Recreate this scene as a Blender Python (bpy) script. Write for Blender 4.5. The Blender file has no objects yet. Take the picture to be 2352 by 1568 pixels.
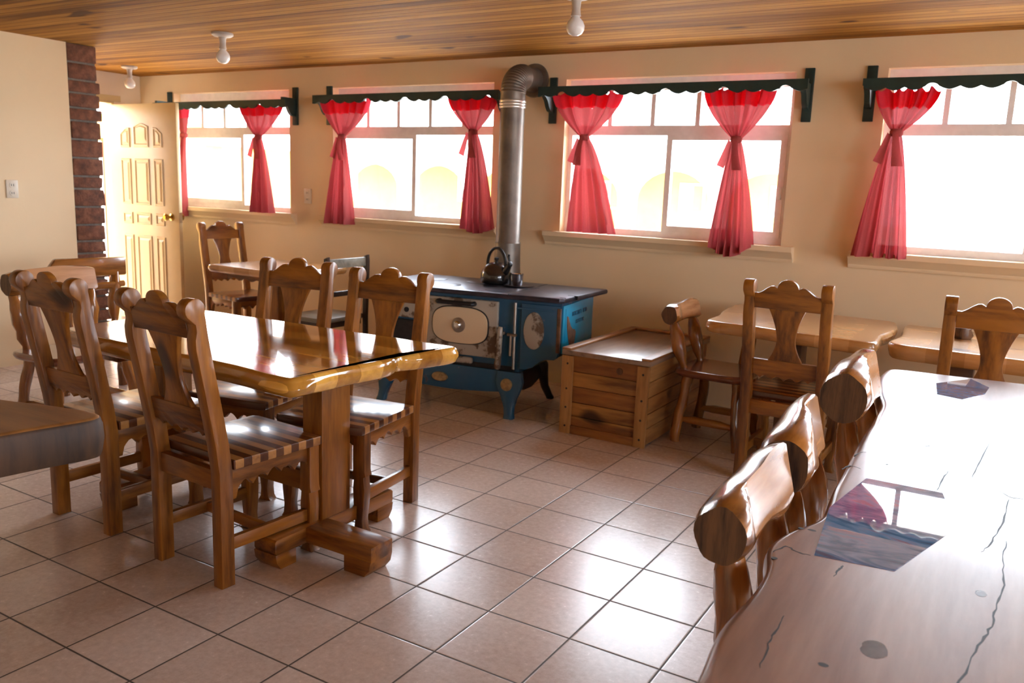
import bpy, bmesh, math, random
from mathutils import Vector, Matrix, noise

# Everything below is laid out on the floor-tile grid (1 unit = 0.909 m, so a
# 0.33-unit tile is 0.30 m); K turns these units into metres on creation.
K = 1.0 / 1.1
random.seed(7)
scn = bpy.context.scene
COL = scn.collection
PI = math.pi

# ------------------------------------------------------------------ mesh kit
class MB:
    def __init__(s):
        s.bm = bmesh.new()
    def _xf(s, vs, fn):
        if fn:
            for v in vs:
                v.co = Vector(fn(*v.co))
    def box(s, x0, x1, y0, y1, z0, z1, bev=0.0, fn=None, mi=0):
        b = bmesh.new()
        m = Matrix.Diagonal((x1 - x0, y1 - y0, z1 - z0, 1))
        bmesh.ops.create_cube(b, size=1, matrix=Matrix.Translation(((x0 + x1) / 2, (y0 + y1) / 2, (z0 + z1) / 2)) @ m)
        if bev:
            bmesh.ops.bevel(b, geom=list(b.edges), offset=bev, segments=2, profile=0.5, affect='EDGES')
        return s._merge(b, fn, mi)
    def prism(s, poly, axis, a0, a1, bev=0.0, fn=None, mi=0):
        b = bmesh.new()
        def P(p, q, a):
            return {'x': (a, p, q), 'y': (p, a, q), 'z': (p, q, a)}[axis]
        lo = [b.verts.new(P(p, q, a0)) for p, q in poly]
        hi = [b.verts.new(P(p, q, a1)) for p, q in poly]
        n = len(poly)
        b.faces.new(lo); b.faces.new(hi[::-1])
        for i in range(n):
            j = (i + 1) % n
            b.faces.new((lo[j], lo[i], hi[i], hi[j]))
        bmesh.ops.recalc_face_normals(b, faces=list(b.faces))
        if bev:
            caps = [e for e in b.edges if len(e.link_faces) == 2 and e.calc_face_angle(0) > 1.2
                    and (abs(e.verts[0].co[{'x': 0, 'y': 1, 'z': 2}[axis]] - e.verts[1].co[{'x': 0, 'y': 1, 'z': 2}[axis]]) < 1e-6)]
            bmesh.ops.bevel(b, geom=caps, offset=bev, segments=2, profile=0.5, affect='EDGES')
        return s._merge(b, fn, mi)
    def rings(s, rings, closed=True, caps=True, fn=None, mi=0, capmi=None):
        b = bmesh.new()
        R = [[b.verts.new(p) for p in r] for r in rings]
        n = len(R[0])
        for a, c in zip(R, R[1:]):
            for i in range(n if closed else n - 1):
                j = (i + 1) % n
                f = b.faces.new((a[i], a[j], c[j], c[i])); f.material_index = mi
        if caps:
            for r in (R[0][::-1], R[-1]):
                f = b.faces.new(r); f.material_index = mi if capmi is None else capmi
        if caps or closed:
            bmesh.ops.recalc_face_normals(b, faces=list(b.faces))
        return s._merge(b, fn, None)
    def tube(s, pts, rad, n=10, fn=None, mi=0, caps=True, wob=0.0, seed=0, capmi=None):
        pts = [Vector(p) for p in pts]
        if not isinstance(rad, (list, tuple)):
            rad = [rad] * len(pts)
        rings = []
        up = None
        for i, p in enumerate(pts):
            d = (pts[min(i + 1, len(pts) - 1)] - pts[max(i - 1, 0)]).normalized()
            if up is None:
                up = Vector((0, 0, 1)) if abs(d.z) < 0.9 else Vector((0, 1, 0))
            a = d.cross(up).normalized(); c = a.cross(d).normalized(); up = c
            r = []
            for k in range(n):
                t = 2 * PI * k / n
                w = 1 + wob * noise.noise(Vector((math.cos(t) * 1.2 + seed, math.sin(t) * 1.2, i * 0.55 + seed)))
                r.append(p + (a * math.cos(t) + c * math.sin(t)) * rad[i] * w)
            rings.append(r)
        return s.rings(rings, True, caps, fn, mi, capmi)
    def lathe(s, prof, n=24, org=(0, 0, 0), fn=None, mi=0):
        o = Vector(org)
        rings = [[o + Vector((r * math.cos(2 * PI * k / n), r * math.sin(2 * PI * k / n), z)) for k in range(n)] for r, z in prof]
        return s.rings(rings, True, True, fn, mi)
    def grid(s, f, nu, nv, fn=None, mi=0):
        b = bmesh.new()
        V = [[b.verts.new(f(i / nu, j / nv)) for i in range(nu + 1)] for j in range(nv + 1)]
        for j in range(nv):
            for i in range(nu):
                b.faces.new((V[j][i], V[j][i + 1], V[j + 1][i + 1], V[j + 1][i]))
        return s._merge(b, fn, mi)
    def _merge(s, b, fn, mi):
        s._xf(b.verts, fn)
        if mi is not None:
            for f in b.faces:
                f.material_index = mi
        me = bpy.data.meshes.new('tmp'); b.to_mesh(me); b.free()
        s.bm.from_mesh(me); bpy.data.meshes.remove(me)
        return s
    def build(s, name, mat, parent=None, ang=35, loc=(0, 0, 0), rotz=0.0):
        for v in s.bm.verts:
            v.co *= K
        me = bpy.data.meshes.new(name)
        s.bm.to_mesh(me); s.bm.free()
        for m in (mat if isinstance(mat, (list, tuple)) else [mat]):
            me.materials.append(m)
        me.polygons.foreach_set('use_smooth', [True] * len(me.polygons))
        me.set_sharp_from_angle(angle=math.radians(ang))
        o = bpy.data.objects.new(name, me); COL.objects.link(o)
        o.location = Vector(loc) * K; o.rotation_euler = (0, 0, rotz)
        if parent:
            o.parent = parent
        return o

def thing(name, label, cat, loc=(0, 0, 0), rotz=0.0, group=None):
    o = bpy.data.objects.new(name, None); COL.objects.link(o)
    o.empty_display_size = 0.1
    o.location = Vector(loc) * K; o.rotation_euler = (0, 0, rotz)
    return tag(o, label, cat, group)
def tag(o, label, cat, group=None):
    o['label'] = label; o['category'] = cat
    if group: o['group'] = group
    return o
def struct(o):
    o['kind'] = 'structure'
    return o
def struct_empty(name, loc=(0, 0, 0), rotz=0):
    o = bpy.data.objects.new(name, None); COL.objects.link(o)
    o.location = Vector(loc) * K; o.rotation_euler = (0, 0, rotz); o.empty_display_size = .1
    return struct(o)
def kids(o):
    return [c for c in bpy.data.objects if c.parent == o]
def dup(root, loc, rotz, label, scale=None):
    def cp(o, par):
        c = o.copy(); COL.objects.link(c)
        if par: c.parent = par
        for k in kids(o):
            cp(k, c)
        return c
    r = cp(root, None)
    r.location = Vector(loc) * K; r.rotation_euler = (0, 0, rotz)
    if scale: r.scale = scale
    r['label'] = label
    return r
def arc(cx, cy, r, a0, a1, n):
    return [(cx + r * math.cos(math.radians(a0 + (a1 - a0) * i / n)), cy + r * math.sin(math.radians(a0 + (a1 - a0) * i / n))) for i in range(n + 1)]
def spline(pts, n=6, closed=True):
    out = []; m = len(pts)
    rng = range(m) if closed else range(m - 1)
    for i in rng:
        if closed:
            p0, p1, p2, p3 = (pts[(i + k) % m] for k in (-1, 0, 1, 2))
        else:
            p0, p1, p2, p3 = pts[max(i - 1, 0)], pts[i], pts[i + 1], pts[min(i + 2, m - 1)]
        for j in range(n):
            t = j / n
            out.append(tuple(0.5 * (2 * b + (c - a) * t + (2 * a - 5 * b + 4 * c - d) * t * t + (-a + 3 * b - 3 * c + d) * t ** 3)
                             for a, b, c, d in zip(p0, p1, p2, p3)))
    if not closed:
        out.append(tuple(pts[-1]))
    return out

# ------------------------------------------------------------------ materials
def new_mat(name):
    m = bpy.data.materials.new(name); m.use_nodes = True
    nt = m.node_tree
    b = nt.nodes['Principled BSDF']
    return m, nt, b
def N(nt, typ, **kw):
    n = nt.nodes.new(typ)
    for k, v in kw.items():
        setattr(n, k, v)
    return n
def L(nt, a, b):
    nt.links.new(a, b)
def ramp(nt, fac, stops):
    r = N(nt, 'ShaderNodeValToRGB')
    e = r.color_ramp.elements
    while len(e) < len(stops):
        e.new(0.5)
    for x, (p, c) in zip(e, stops):
        x.position = p; x.color = (*c, 1)
    L(nt, fac, r.inputs[0])
    return r
def maths(nt, op, a, b=None, c=None):
    n = N(nt, 'ShaderNodeMath', operation=op)
    for i, v in enumerate((a, b, c)):
        if v is None: continue
        if isinstance(v, (int, float)): n.inputs[i].default_value = v
        else: L(nt, v, n.inputs[i])
    return n.outputs[0]
def mixc(nt, fac, a, b, blend='MIX'):
    n = N(nt, 'ShaderNodeMix', data_type='RGBA', blend_type=blend)
    for i, v in ((0, fac), (6, a), (7, b)):
        if isinstance(v, (int, float)): n.inputs[i].default_value = v
        elif isinstance(v, tuple): n.inputs[i].default_value = (*v, 1)
        else: L(nt, v, n.inputs[i])
    return n.outputs[2]
def coords(nt, rnd=True):
    tc = N(nt, 'ShaderNodeTexCoord')
    if not rnd:
        return tc.outputs['Object']
    oi = N(nt, 'ShaderNodeObjectInfo')
    sc = N(nt, 'ShaderNodeVectorMath', operation='SCALE')
    cb = N(nt, 'ShaderNodeCombineXYZ')
    for i in range(3): L(nt, oi.outputs['Random'], cb.inputs[i])
    L(nt, cb.outputs[0], sc.inputs[0]); sc.inputs['Scale'].default_value = 13.7
    ad = N(nt, 'ShaderNodeVectorMath', operation='ADD')
    L(nt, tc.outputs['Object'], ad.inputs[0]); L(nt, sc.outputs[0], ad.inputs[1])
    return ad.outputs[0]
def noise_tex(nt, vec, scale, detail=4, rough=.55, stretch=None, dist=0.0):
    if stretch:
        mp = N(nt, 'ShaderNodeMapping'); mp.inputs['Scale'].default_value = stretch
        L(nt, vec, mp.inputs['Vector']); vec = mp.outputs[0]
    n = N(nt, 'ShaderNodeTexNoise')
    n.inputs['Scale'].default_value = scale; n.inputs['Detail'].default_value = detail
    n.inputs['Roughness'].default_value = rough; n.inputs['Distortion'].default_value = dist
    L(nt, vec, n.inputs['Vector'])
    return n.outputs[0]
def bump(nt, b, h, strength=.3, dist=.002):
    n = N(nt, 'ShaderNodeBump'); n.inputs['Strength'].default_value = strength; n.inputs['Distance'].default_value = dist
    L(nt, h, n.inputs['Height']); L(nt, n.outputs[0], b.inputs['Normal'])
STR = {'x': (.12, 1, 1), 'y': (1, .12, 1), 'z': (1, 1, .12)}
def wood(name, light, dark, axis='z', rough=.32, scale=9, coat=.3, knots=True, stripes=None):
    m, nt, b = new_mat(name)
    v = coords(nt)
    g = noise_tex(nt, v, scale, 6, .6, STR[axis], .6)
    f = noise_tex(nt, v, scale * 6, 3, .6, STR[axis])
    fac = maths(nt, 'MULTIPLY_ADD', f, .35, maths(nt, 'MULTIPLY', g, .75))
    col = ramp(nt, fac, [(.40, tuple(x * .8 for x in dark)), (.52, tuple((a * .5 + c * .5) for a, c in zip(light, dark))), (.64, light)]).outputs[0]
    if knots:
        k = noise_tex(nt, v, 5.5, 1, .4, tuple(max(x, .5) for x in STR[axis]))
        kk = ramp(nt, k, [(.70, (0, 0, 0)), (.77, (1, 1, 1))]).outputs[0]
        col = mixc(nt, kk, col, tuple(x * .30 for x in dark))
    if stripes:
        ax, period, dk = stripes
        sp = N(nt, 'ShaderNodeSeparateXYZ')
        L(nt, N(nt, 'ShaderNodeTexCoord').outputs['Object'], sp.inputs[0])
        q = maths(nt, 'FLOOR', maths(nt, 'DIVIDE', sp.outputs[ax], period))
        wn = N(nt, 'ShaderNodeTexWhiteNoise', noise_dimensions='1D'); L(nt, q, wn.inputs['W'])
        alt = maths(nt, 'MULTIPLY_ADD', maths(nt, 'PINGPONG', q, 1.0), .7, maths(nt, 'MULTIPLY', wn.outputs[0], .3))
        st = ramp(nt, alt, [(.25, dk), (.75, (1, 1, 1))]).outputs[0]
        col = mixc(nt, 1.0, col, st, 'MULTIPLY')
    L(nt, col, b.inputs['Base Color'])
    b.inputs['Roughness'].default_value = rough
    b.inputs['Coat Weight'].default_value = coat; b.inputs['Coat Roughness'].default_value = max(.06, rough * .45)
    bump(nt, b, fac, .18, .003)
    return m
def plain(name, col, rough=.5, metal=0.0, var=.12, scale=30, bmp=.1, coat=0.0):
    m, nt, b = new_mat(name)
    v = coords(nt)
    n = noise_tex(nt, v, scale, 4)
    L(nt, ramp(nt, n, [(.3, tuple(c * (1 - var) for c in col)), (.7, tuple(min(1, c * (1 + var)) for c in col))]).outputs[0], b.inputs['Base Color'])
    b.inputs['Roughness'].default_value = rough; b.inputs['Metallic'].default_value = metal
    b.inputs['Coat Weight'].default_value = coat
    if bmp: bump(nt, b, n, bmp, .002)
    return m

M = {}
ORL, ORD = (.36, .125, .014), (.115, .030, .004)
for ax in 'xyz':
    M['pine_' + ax] = wood('varnished_pine_' + ax, ORL, ORD, ax, .34, 9, .18)
    M['log_' + ax] = wood('varnished_log_' + ax, (.40, .145, .028), (.12, .036, .008), ax, .22, 6, .7)
M['seat'] = wood('laminated_seat_wood', (.52, .24, .07), (.30, .11, .03), 'x', .28, 8, .5, False, (1, .034, (.22, .12, .09)))
M['tabletop'] = wood('gloss_tabletop_wood', (.80, .40, .07), (.47, .19, .028), 'x', .10, 5, 1.0, True, (1, .105, (.60, .52, .42)))
M['tabletop_pale'] = wood('pale_tabletop_wood', (.68, .36, .13), (.46, .20, .06), 'x', .26, 5, .6, True, (0, .16, (.82, .78, .72)))
M['slab_dark'] = wood('dark_slab_wood', (.17, .068, .022), (.050, .017, .006), 'x', .45, 5, .1)
M['slab_brown'] = wood('brown_slab_wood', (.30, .125, .032), (.15, .055, .013), 'x', .45, 5, .12)
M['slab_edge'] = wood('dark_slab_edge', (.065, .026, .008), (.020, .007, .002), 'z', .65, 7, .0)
M['endgrain'] = wood('dark_end_grain', (.15, .065, .024), (.035, .014, .006), 'z', .5, 26, .1, False)
M['cutface'] = wood('pale_cut_log_face', (.62, .30, .13), (.40, .16, .055), 'x', .24, 6, .6)
M['redseat'] = wood('red_brown_seat_wood', (.25, .085, .045), (.10, .03, .018), 'y', .2, 6, .7)
M['crate'] = wood('crate_pine_x', (.50, .23, .055), (.22, .08, .018), 'x', .5, 7, .1, True, (2, .0915, (.74, .60, .52)))
M['crate_y'] = wood('crate_pine_y', (.46, .22, .07), (.22, .085, .025), 'y', .45, 7, .1)
M['crate_z'] = wood('crate_batten_pine', (.52, .26, .085), (.30, .125, .038), 'z', .45, 7, .1)
M['lidwood'] = wood('grey_lid_wood', (.34, .22, .15), (.20, .12, .08), 'y', .32, 6, .3)
M['darkwood'] = wood('dark_chair_wood', (.055, .03, .02), (.02, .011, .008), 'z', .35, 8, .3, False)
M['greyseat'] = wood('weathered_grey_seat', (.30, .26, .20), (.17, .14, .10), 'y', .45, 6, .1)

def mk_tiles():
    m, nt, b = new_mat('glazed_floor_tiles')
    o = coords(nt, False)
    sp = N(nt, 'ShaderNodeSeparateXYZ'); L(nt, o, sp.inputs[0])
    T = .33 * K
    fx = maths(nt, 'DIVIDE', maths(nt, 'ADD', sp.outputs[0], 2.8148 * K + 40 * T), T)
    fy = maths(nt, 'DIVIDE', maths(nt, 'ADD', sp.outputs[1], -1.4137 * K + 40 * T), T)
    def edge(f):
        return maths(nt, 'PINGPONG', f, .5)
    d = maths(nt, 'MINIMUM', edge(fx), edge(fy))
    cb = N(nt, 'ShaderNodeCombineXYZ'); L(nt, maths(nt, 'FLOOR', fx), cb.inputs[0]); L(nt, maths(nt, 'FLOOR', fy), cb.inputs[1])
    wn = N(nt, 'ShaderNodeTexWhiteNoise', noise_dimensions='2D'); L(nt, cb.outputs[0], wn.inputs['Vector'])
    big = noise_tex(nt, o, 3.0, 5, .6)
    fine = noise_tex(nt, o, 45, 5, .7)
    fac = maths(nt, 'ADD', maths(nt, 'MULTIPLY', fine, .6), maths(nt, 'ADD', maths(nt, 'MULTIPLY', big, .3), maths(nt, 'MULTIPLY', wn.outputs[0], .12)))
    col = ramp(nt, fac, [(.34, (.52, .39, .315)), (.66, (.72, .58, .495))]).outputs[0]
    g = ramp(nt, d, [(.007, (1, 1, 1)), (.013, (0, 0, 0))]).outputs[0]
    L(nt, mixc(nt, g, col, (.085, .06, .045)), b.inputs['Base Color'])
    ro = maths(nt, 'ADD', maths(nt, 'MULTIPLY', fine, .22), .13)
    L(nt, maths(nt, 'MAXIMUM', ro, maths(nt, 'MULTIPLY', g, .7)), b.inputs['Roughness'])
    b.inputs['Specular IOR Level'].default_value = .46
    hh = maths(nt, 'ADD', ramp(nt, d, [(.004, (0, 0, 0)), (.02, (1, 1, 1))]).outputs[0], maths(nt, 'MULTIPLY', fine, .10))
    bump(nt, b, hh, .35, .002)
    return m
M['tiles'] = mk_tiles()
def mk_ceiling():
    m, nt, b = new_mat('varnished_ceiling_boards')
    o = coords(nt, False)
    sp = N(nt, 'ShaderNodeSeparateXYZ'); L(nt, o, sp.inputs[0])
    f = maths(nt, 'DIVIDE', maths(nt, 'ADD', sp.outputs[1], 20), .072)
    d = maths(nt, 'PINGPONG', f, .5)
    wn = N(nt, 'ShaderNodeTexWhiteNoise', noise_dimensions='1D'); L(nt, maths(nt, 'FLOOR', f), wn.inputs['W'])
    g = noise_tex(nt, o, 14, 6, .6, (.06, 1, 1), .4)
    fac = maths(nt, 'ADD', maths(nt, 'MULTIPLY', g, .75), maths(nt, 'MULTIPLY', wn.outputs[0], .28))
    col = ramp(nt, fac, [(.3, (.16, .062, .010)), (.5, (.36, .155, .024)), (.72, (.50, .24, .042))]).outputs[0]
    kn = noise_tex(nt, o, 6, 1, .4, (.5, 1, 1))
    col = mixc(nt, ramp(nt, kn, [(.72, (0, 0, 0)), (.77, (1, 1, 1))]).outputs[0], col, (.10, .04, .012))
    gr = ramp(nt, d, [(.02, (1, 1, 1)), (.07, (0, 0, 0))]).outputs[0]
    L(nt, mixc(nt, gr, col, (.13, .05, .015)), b.inputs['Base Color'])
    b.inputs['Roughness'].default_value = .75
    b.inputs['Specular IOR Level'].default_value = .12
    bump(nt, b, ramp(nt, d, [(.0, (0, 0, 0)), (.10, (1, 1, 1))]).outputs[0], .6, .004)
    return m
M['ceiling'] = mk_ceiling()
def mk_wall(name, c):
    m, nt, b = new_mat(name)
    o = coords(nt, False)
    a = noise_tex(nt, o, 1.3, 4); f = noise_tex(nt, o, 60, 5, .6)
    L(nt, ramp(nt, a, [(.3, tuple(x * .93 for x in c)), (.7, c)]).outputs[0], b.inputs['Base Color'])
    b.inputs['Roughness'].default_value = .75
    bump(nt, b, maths(nt, 'ADD', f, maths(nt, 'MULTIPLY', noise_tex(nt, o, 9, 3), 2.0)), .12, .004)
    return m
M['wall'] = mk_wall('cream_plaster', (.87, .66, .405))
M['white_wall'] = mk_wall('off_white_plaster', (.83, .67, .50))
def mk_brick():
    m, nt, b = new_mat('rough_red_brick')
    v = coords(nt, False)
    n = noise_tex(nt, v, 16, 6, .65)
    L(nt, ramp(nt, n, [(.3, (.085, .035, .022)), (.5, (.20, .075, .04)), (.75, (.34, .15, .08))]).outputs[0], b.inputs['Base Color'])
    b.inputs['Roughness'].default_value = .9
    bump(nt, b, noise_tex(nt, v, 60, 6, .7), .9, .008)
    return m
M['brick'] = mk_brick()
M['mortar'] = plain('grey_mortar', (.20, .17, .14), .95, 0, .2, 50, .5)
M['alu'] = plain('window_aluminium', (.90, .87, .87), .4, .05, .05, 20, 0)
M['white'] = plain('white_plastic', (.82, .80, .76), .4, 0, .03, 20, 0)
M['ivory'] = plain('ivory_socket_plastic', (.72, .62, .48), .4, 0, .03, 20, 0)
M['slot'] = plain('dark_socket_slot', (.03, .025, .02), .6, 0, .1, 20, 0)
M['green'] = plain('dark_green_paint', (.012, .035, .032), .42, 0, .15, 25, .1)
M['doorpaint'] = plain('cream_door_paint', (.62, .46, .23), .4, 0, .03, 12, .03)
M['brass'] = plain('polished_brass', (.55, .36, .10), .2, 1, .1, 20, 0)
M['chrome'] = plain('bright_chrome', (.75, .75, .76), .12, 1, .05, 20, 0)
M['bulb'] = plain('milky_bulb_glass', (.88, .86, .84), .2, 0, .02, 10, 0, .5)
M['lampbase'] = plain('worn_white_lampholder', (.55, .48, .42), .4, 0, .1, 20, 0)
def mk_glass():
    m, nt, b = new_mat('clear_window_glass')
    nt.nodes.remove(b)
    t = N(nt, 'ShaderNodeBsdfTransparent'); t.inputs[0].default_value = (.96, .97, .97, 1)
    g = N(nt, 'ShaderNodeBsdfGlossy'); g.inputs['Roughness'].default_value = .02
    fr = N(nt, 'ShaderNodeFresnel'); fr.inputs['IOR'].default_value = 1.25
    x = N(nt, 'ShaderNodeMixShader'); L(nt, fr.outputs[0], x.inputs[0]); L(nt, t.outputs[0], x.inputs[1]); L(nt, g.outputs[0], x.inputs[2])
    L(nt, x.outputs[0], nt.nodes['Material Output'].inputs[0])
    return m
M['glass'] = mk_glass()
def mk_curtain(name, c, tr, thin):
    m, nt, b = new_mat(name)
    nt.nodes.remove(b)
    v = coords(nt)
    n = noise_tex(nt, v, 140, 3, .6)
    col = ramp(nt, n, [(.3, tuple(x * .85 for x in c)), (.7, c)]).outputs[0]
    d = N(nt, 'ShaderNodeBsdfDiffuse'); L(nt, col, d.inputs[0])
    t = N(nt, 'ShaderNodeBsdfTranslucent'); t.inputs[0].default_value = (*tr, 1)
    x = N(nt, 'ShaderNodeMixShader'); x.inputs[0].default_value = .34
    L(nt, d.outputs[0], x.inputs[1]); L(nt, t.outputs[0], x.inputs[2])
    p = N(nt, 'ShaderNodeBsdfTransparent'); p.inputs[0].default_value = (1, .45, .45, 1)
    y = N(nt, 'ShaderNodeMixShader'); y.inputs[0].default_value = thin
    L(nt, x.outputs[0], y.inputs[1]); L(nt, p.outputs[0], y.inputs[2])
    L(nt, y.outputs[0], nt.nodes['Material Output'].inputs[0])
    return m
M['curtain'] = mk_curtain('thin_red_curtain', (.52, .11, .105), (.30, .036, .042), .008)
M['curtain2'] = mk_curtain('double_red_curtain_hem', (.66, .05, .075), (.85, .045, .08), .0)
def mk_enamel(name, c, rust, amt):
    m, nt, b = new_mat(name)
    v = coords(nt, False)
    n = noise_tex(nt, v, 9, 6, .65); n2 = noise_tex(nt, v, 2.0, 3)
    f = ramp(nt, maths(nt, 'ADD', n, maths(nt, 'MULTIPLY', n2, .35)), [(amt, (0, 0, 0)), (amt + .08, (1, 1, 1))]).outputs[0]
    L(nt, mixc(nt, f, c, rust), b.inputs['Base Color'])
    L(nt, maths(nt, 'MULTIPLY_ADD', f, .5, .25), b.inputs['Roughness'])
    return m
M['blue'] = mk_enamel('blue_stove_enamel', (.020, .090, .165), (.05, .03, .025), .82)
M['bluelit'] = mk_enamel('window_lit_blue_enamel', (.015, .30, .52), (.05, .03, .025), .88)  # same stove blue made brighter: window light on the side is painted in
M['enamel'] = mk_enamel('chipped_white_enamel', (.40, .34, .27), (.12, .075, .045), .68)
M['cream_oval'] = mk_enamel('cream_oval_enamel', (.70, .52, .33), (.4, .25, .12), .92)
M['iron'] = plain('black_cast_iron', (.018, .016, .018), .45, .3, .3, 30, .3)
M['irontop'] = plain('polished_range_top', (.050, .045, .060), .34, .55, .3, 14, .15)
M['steel'] = plain('worn_steel', (.38, .33, .28), .38, .9, .2, 20, .1)
M['rust'] = plain('rusty_trim', (.14, .07, .035), .7, .2, .4, 30, .4)
M['bronze'] = plain('tarnished_bronze', (.36, .24, .11), .4, .5, .4, 40, .3)
M['pipe'] = plain('smoked_pipe_metal', (.20, .165, .135), .45, .6, .2, 10, .1)
M['band'] = plain('bright_pipe_band', (.80, .76, .70), .3, .7, .1, 10, .1)
M['kettle'] = plain('black_kettle_enamel', (.030, .024, .022), .18, .4, .2, 10, 0, .8)
M['kettle_lid'] = plain('burnished_kettle_shoulder', (.10, .088, .08), .22, .8, .1, 10, 0)
M['knotgrey'] = plain('grey_filled_knot', (.10, .085, .085), .25, 0, .4, 20, .1, .5)
M['rubber'] = plain('black_handle', (.012, .012, .014), .35, 0, .1, 10, 0)
def mk_resin():
    m, nt, b = new_mat('swirled_blue_resin')
    v = coords(nt, False)
    w = noise_tex(nt, v, 5, 5, .6, (1, 2.2, 1), 2.2)
    s = noise_tex(nt, v, 11, 5, .6, (1, 3.0, 1), 3.0)
    c = ramp(nt, w, [(.28, (.11, .10, .16)), (.42, (.10, .25, .46)), (.55, (.34, .50, .78)), (.66, (.44, .24, .32)), (.78, (.60, .70, .90))]).outputs[0]
    c = mixc(nt, maths(nt, 'MULTIPLY', s, .5), c, (.16, .30, .55))
    L(nt, c, b.inputs['Base Color'])
    b.inputs['Roughness'].default_value = .02; b.inputs['Coat Weight'].default_value = 1.0; b.inputs['Coat Roughness'].default_value = .0
    return m
M['resin'] = mk_resin()
def mk_bigtop():
    m, nt, b = new_mat('worn_lacquered_slab')
    v = coords(nt, False)
    g = noise_tex(nt, v, 4, 6, .62, (1, .16, 1), .9); f = noise_tex(nt, v, 40, 4, .6, (1, .1, 1))
    fac = maths(nt, 'MULTIPLY_ADD', f, .3, maths(nt, 'MULTIPLY', g, .8))
    col = ramp(nt, fac, [(.35, (.16, .075, .045)), (.55, (.30, .16, .105)), (.75, (.42, .25, .17))]).outputs[0]
    kn = noise_tex(nt, v, 4.2, 1, .3, (1, .6, 1))
    col = mixc(nt, ramp(nt, kn, [(.74, (0, 0, 0)), (.78, (1, 1, 1))]).outputs[0], col, (.08, .05, .05))
    L(nt, col, b.inputs['Base Color'])
    L(nt, maths(nt, 'MULTIPLY_ADD', g, .25, .26), b.inputs['Roughness'])
    b.inputs['Coat Weight'].default_value = .42; b.inputs['Coat Roughness'].default_value = .13
    bump(nt, b, noise_tex(nt, v, 22, 6, .7, (1, .5, 1)), .16, .003)
    return m
M['bigtop'] = mk_bigtop()
M['ochre'] = plain('ochre_stucco', (.76, .47, .13), .9, 0, .06, 4, .1)
M['stucco'] = plain('white_stucco', (.80, .78, .74), .9, 0, .04, 4, .1)
M['paving'] = plain('courtyard_paving', (.55, .50, .44), .9, 0, .1, 3, .2)
M['farglass'] = plain('grey_far_glass', (.16, .17, .18), .15, 0, .1, 3, 0)
M['redpaint'] = plain('brown_door_paint', (.28, .08, .03), .6, 0, .1, 6, 0)
M['rooftile'] = plain('terracotta_roof', (.40, .16, .08), .85, 0, .2, 14, .3)

# ------------------------------------------------------------------ the room
YW, ZC, XP, XL = 5.78, 2.504, -6.618, -8.12
XR, YF = 4.4, -2.6
WT = .16                                            # wall thickness
WIN = [(-7.58, -5.95), (-5.41, -3.71), (-3.07, -1.39), (-.84, .85), (1.42, 3.1)]  # last pair is an added window, out of view
ZS, ZT = 1.19, 2.32
struct(MB().box(XL - .5, XR + .2, YF - .2, YW + WT, -.12, 0).build('floor', M['tiles']))
struct(MB().box(XL - .2, XR + .2, YF - .2, YW + WT, ZC, ZC + .12).build('ceiling', M['ceiling']))
w = MB()
xs = [XL - .2] + [a for p in WIN for a in p] + [XR + .2]
w.box(xs[0], xs[-1], YW, YW + WT, 0, ZS); w.box(xs[0], xs[-1], YW, YW + WT, ZT, ZC)
for i in range(0, len(xs), 2):
    w.box(xs[i], xs[i + 1], YW, YW + WT, ZS, ZT)
struct(w.build('wall_back', M['wall']))
DY0, DY1, DZ = 4.42, 5.48, 2.22                     # door opening in the far-left wall
w = MB()
w.box(XL - .1, XL, YF - .2, DY0, 0, ZC); w.box(XL - .1, XL, DY1, YW + WT, 0, ZC); w.box(XL - .1, XL, DY0, DY1, DZ, ZC)
struct(w.build('wall_left', M['white_wall']))
struct(MB().box(XP - .16, XP, YF - .2, 4.07, 0, ZC).build('wall_partition', M['wall']))
struct(MB().box(XL - .2, XR + .2, YF - .16, YF, 0, ZC).build('wall_front', M['wall']))
FILL_WIN = [(-1.9, -.3), (.5, 2.1), (2.9, 4.5)]  # unseen right-wall openings, added to let in fill light
w = MB(); xs = [YF - .16] + [a for p in FILL_WIN for a in p] + [YW + WT]
w.box(XR, XR + .16, xs[0], xs[-1], 0, 1.0); w.box(XR, XR + .16, xs[0], xs[-1], 2.3, ZC)
for i in range(0, len(xs), 2):
    w.box(XR, XR + .16, xs[i], xs[i + 1], 1.0, 2.3)
struct(w.build('wall_right', M['wall']))
for k, (a, b_) in enumerate(FILL_WIN):
    e = struct_empty('window_%d' % (6 + k))  # added fill window, out of view
    f = MB()
    for y in (a, (a + b_) / 2 - .02, b_ - .04):
        f.box(XR + .07, XR + .12, y, y + .04, 1.0, 2.3)
    for z in (1.0, 1.9, 2.26):
        f.box(XR + .072, XR + .118, a + .04, b_ - .04, z, z + .04)
    f.build('frame', M['alu'], e)
    MB().box(XR + .093, XR + .097, a + .04, b_ - .04, 1.04, 2.26).build('pane', M['glass'], e)
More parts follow.
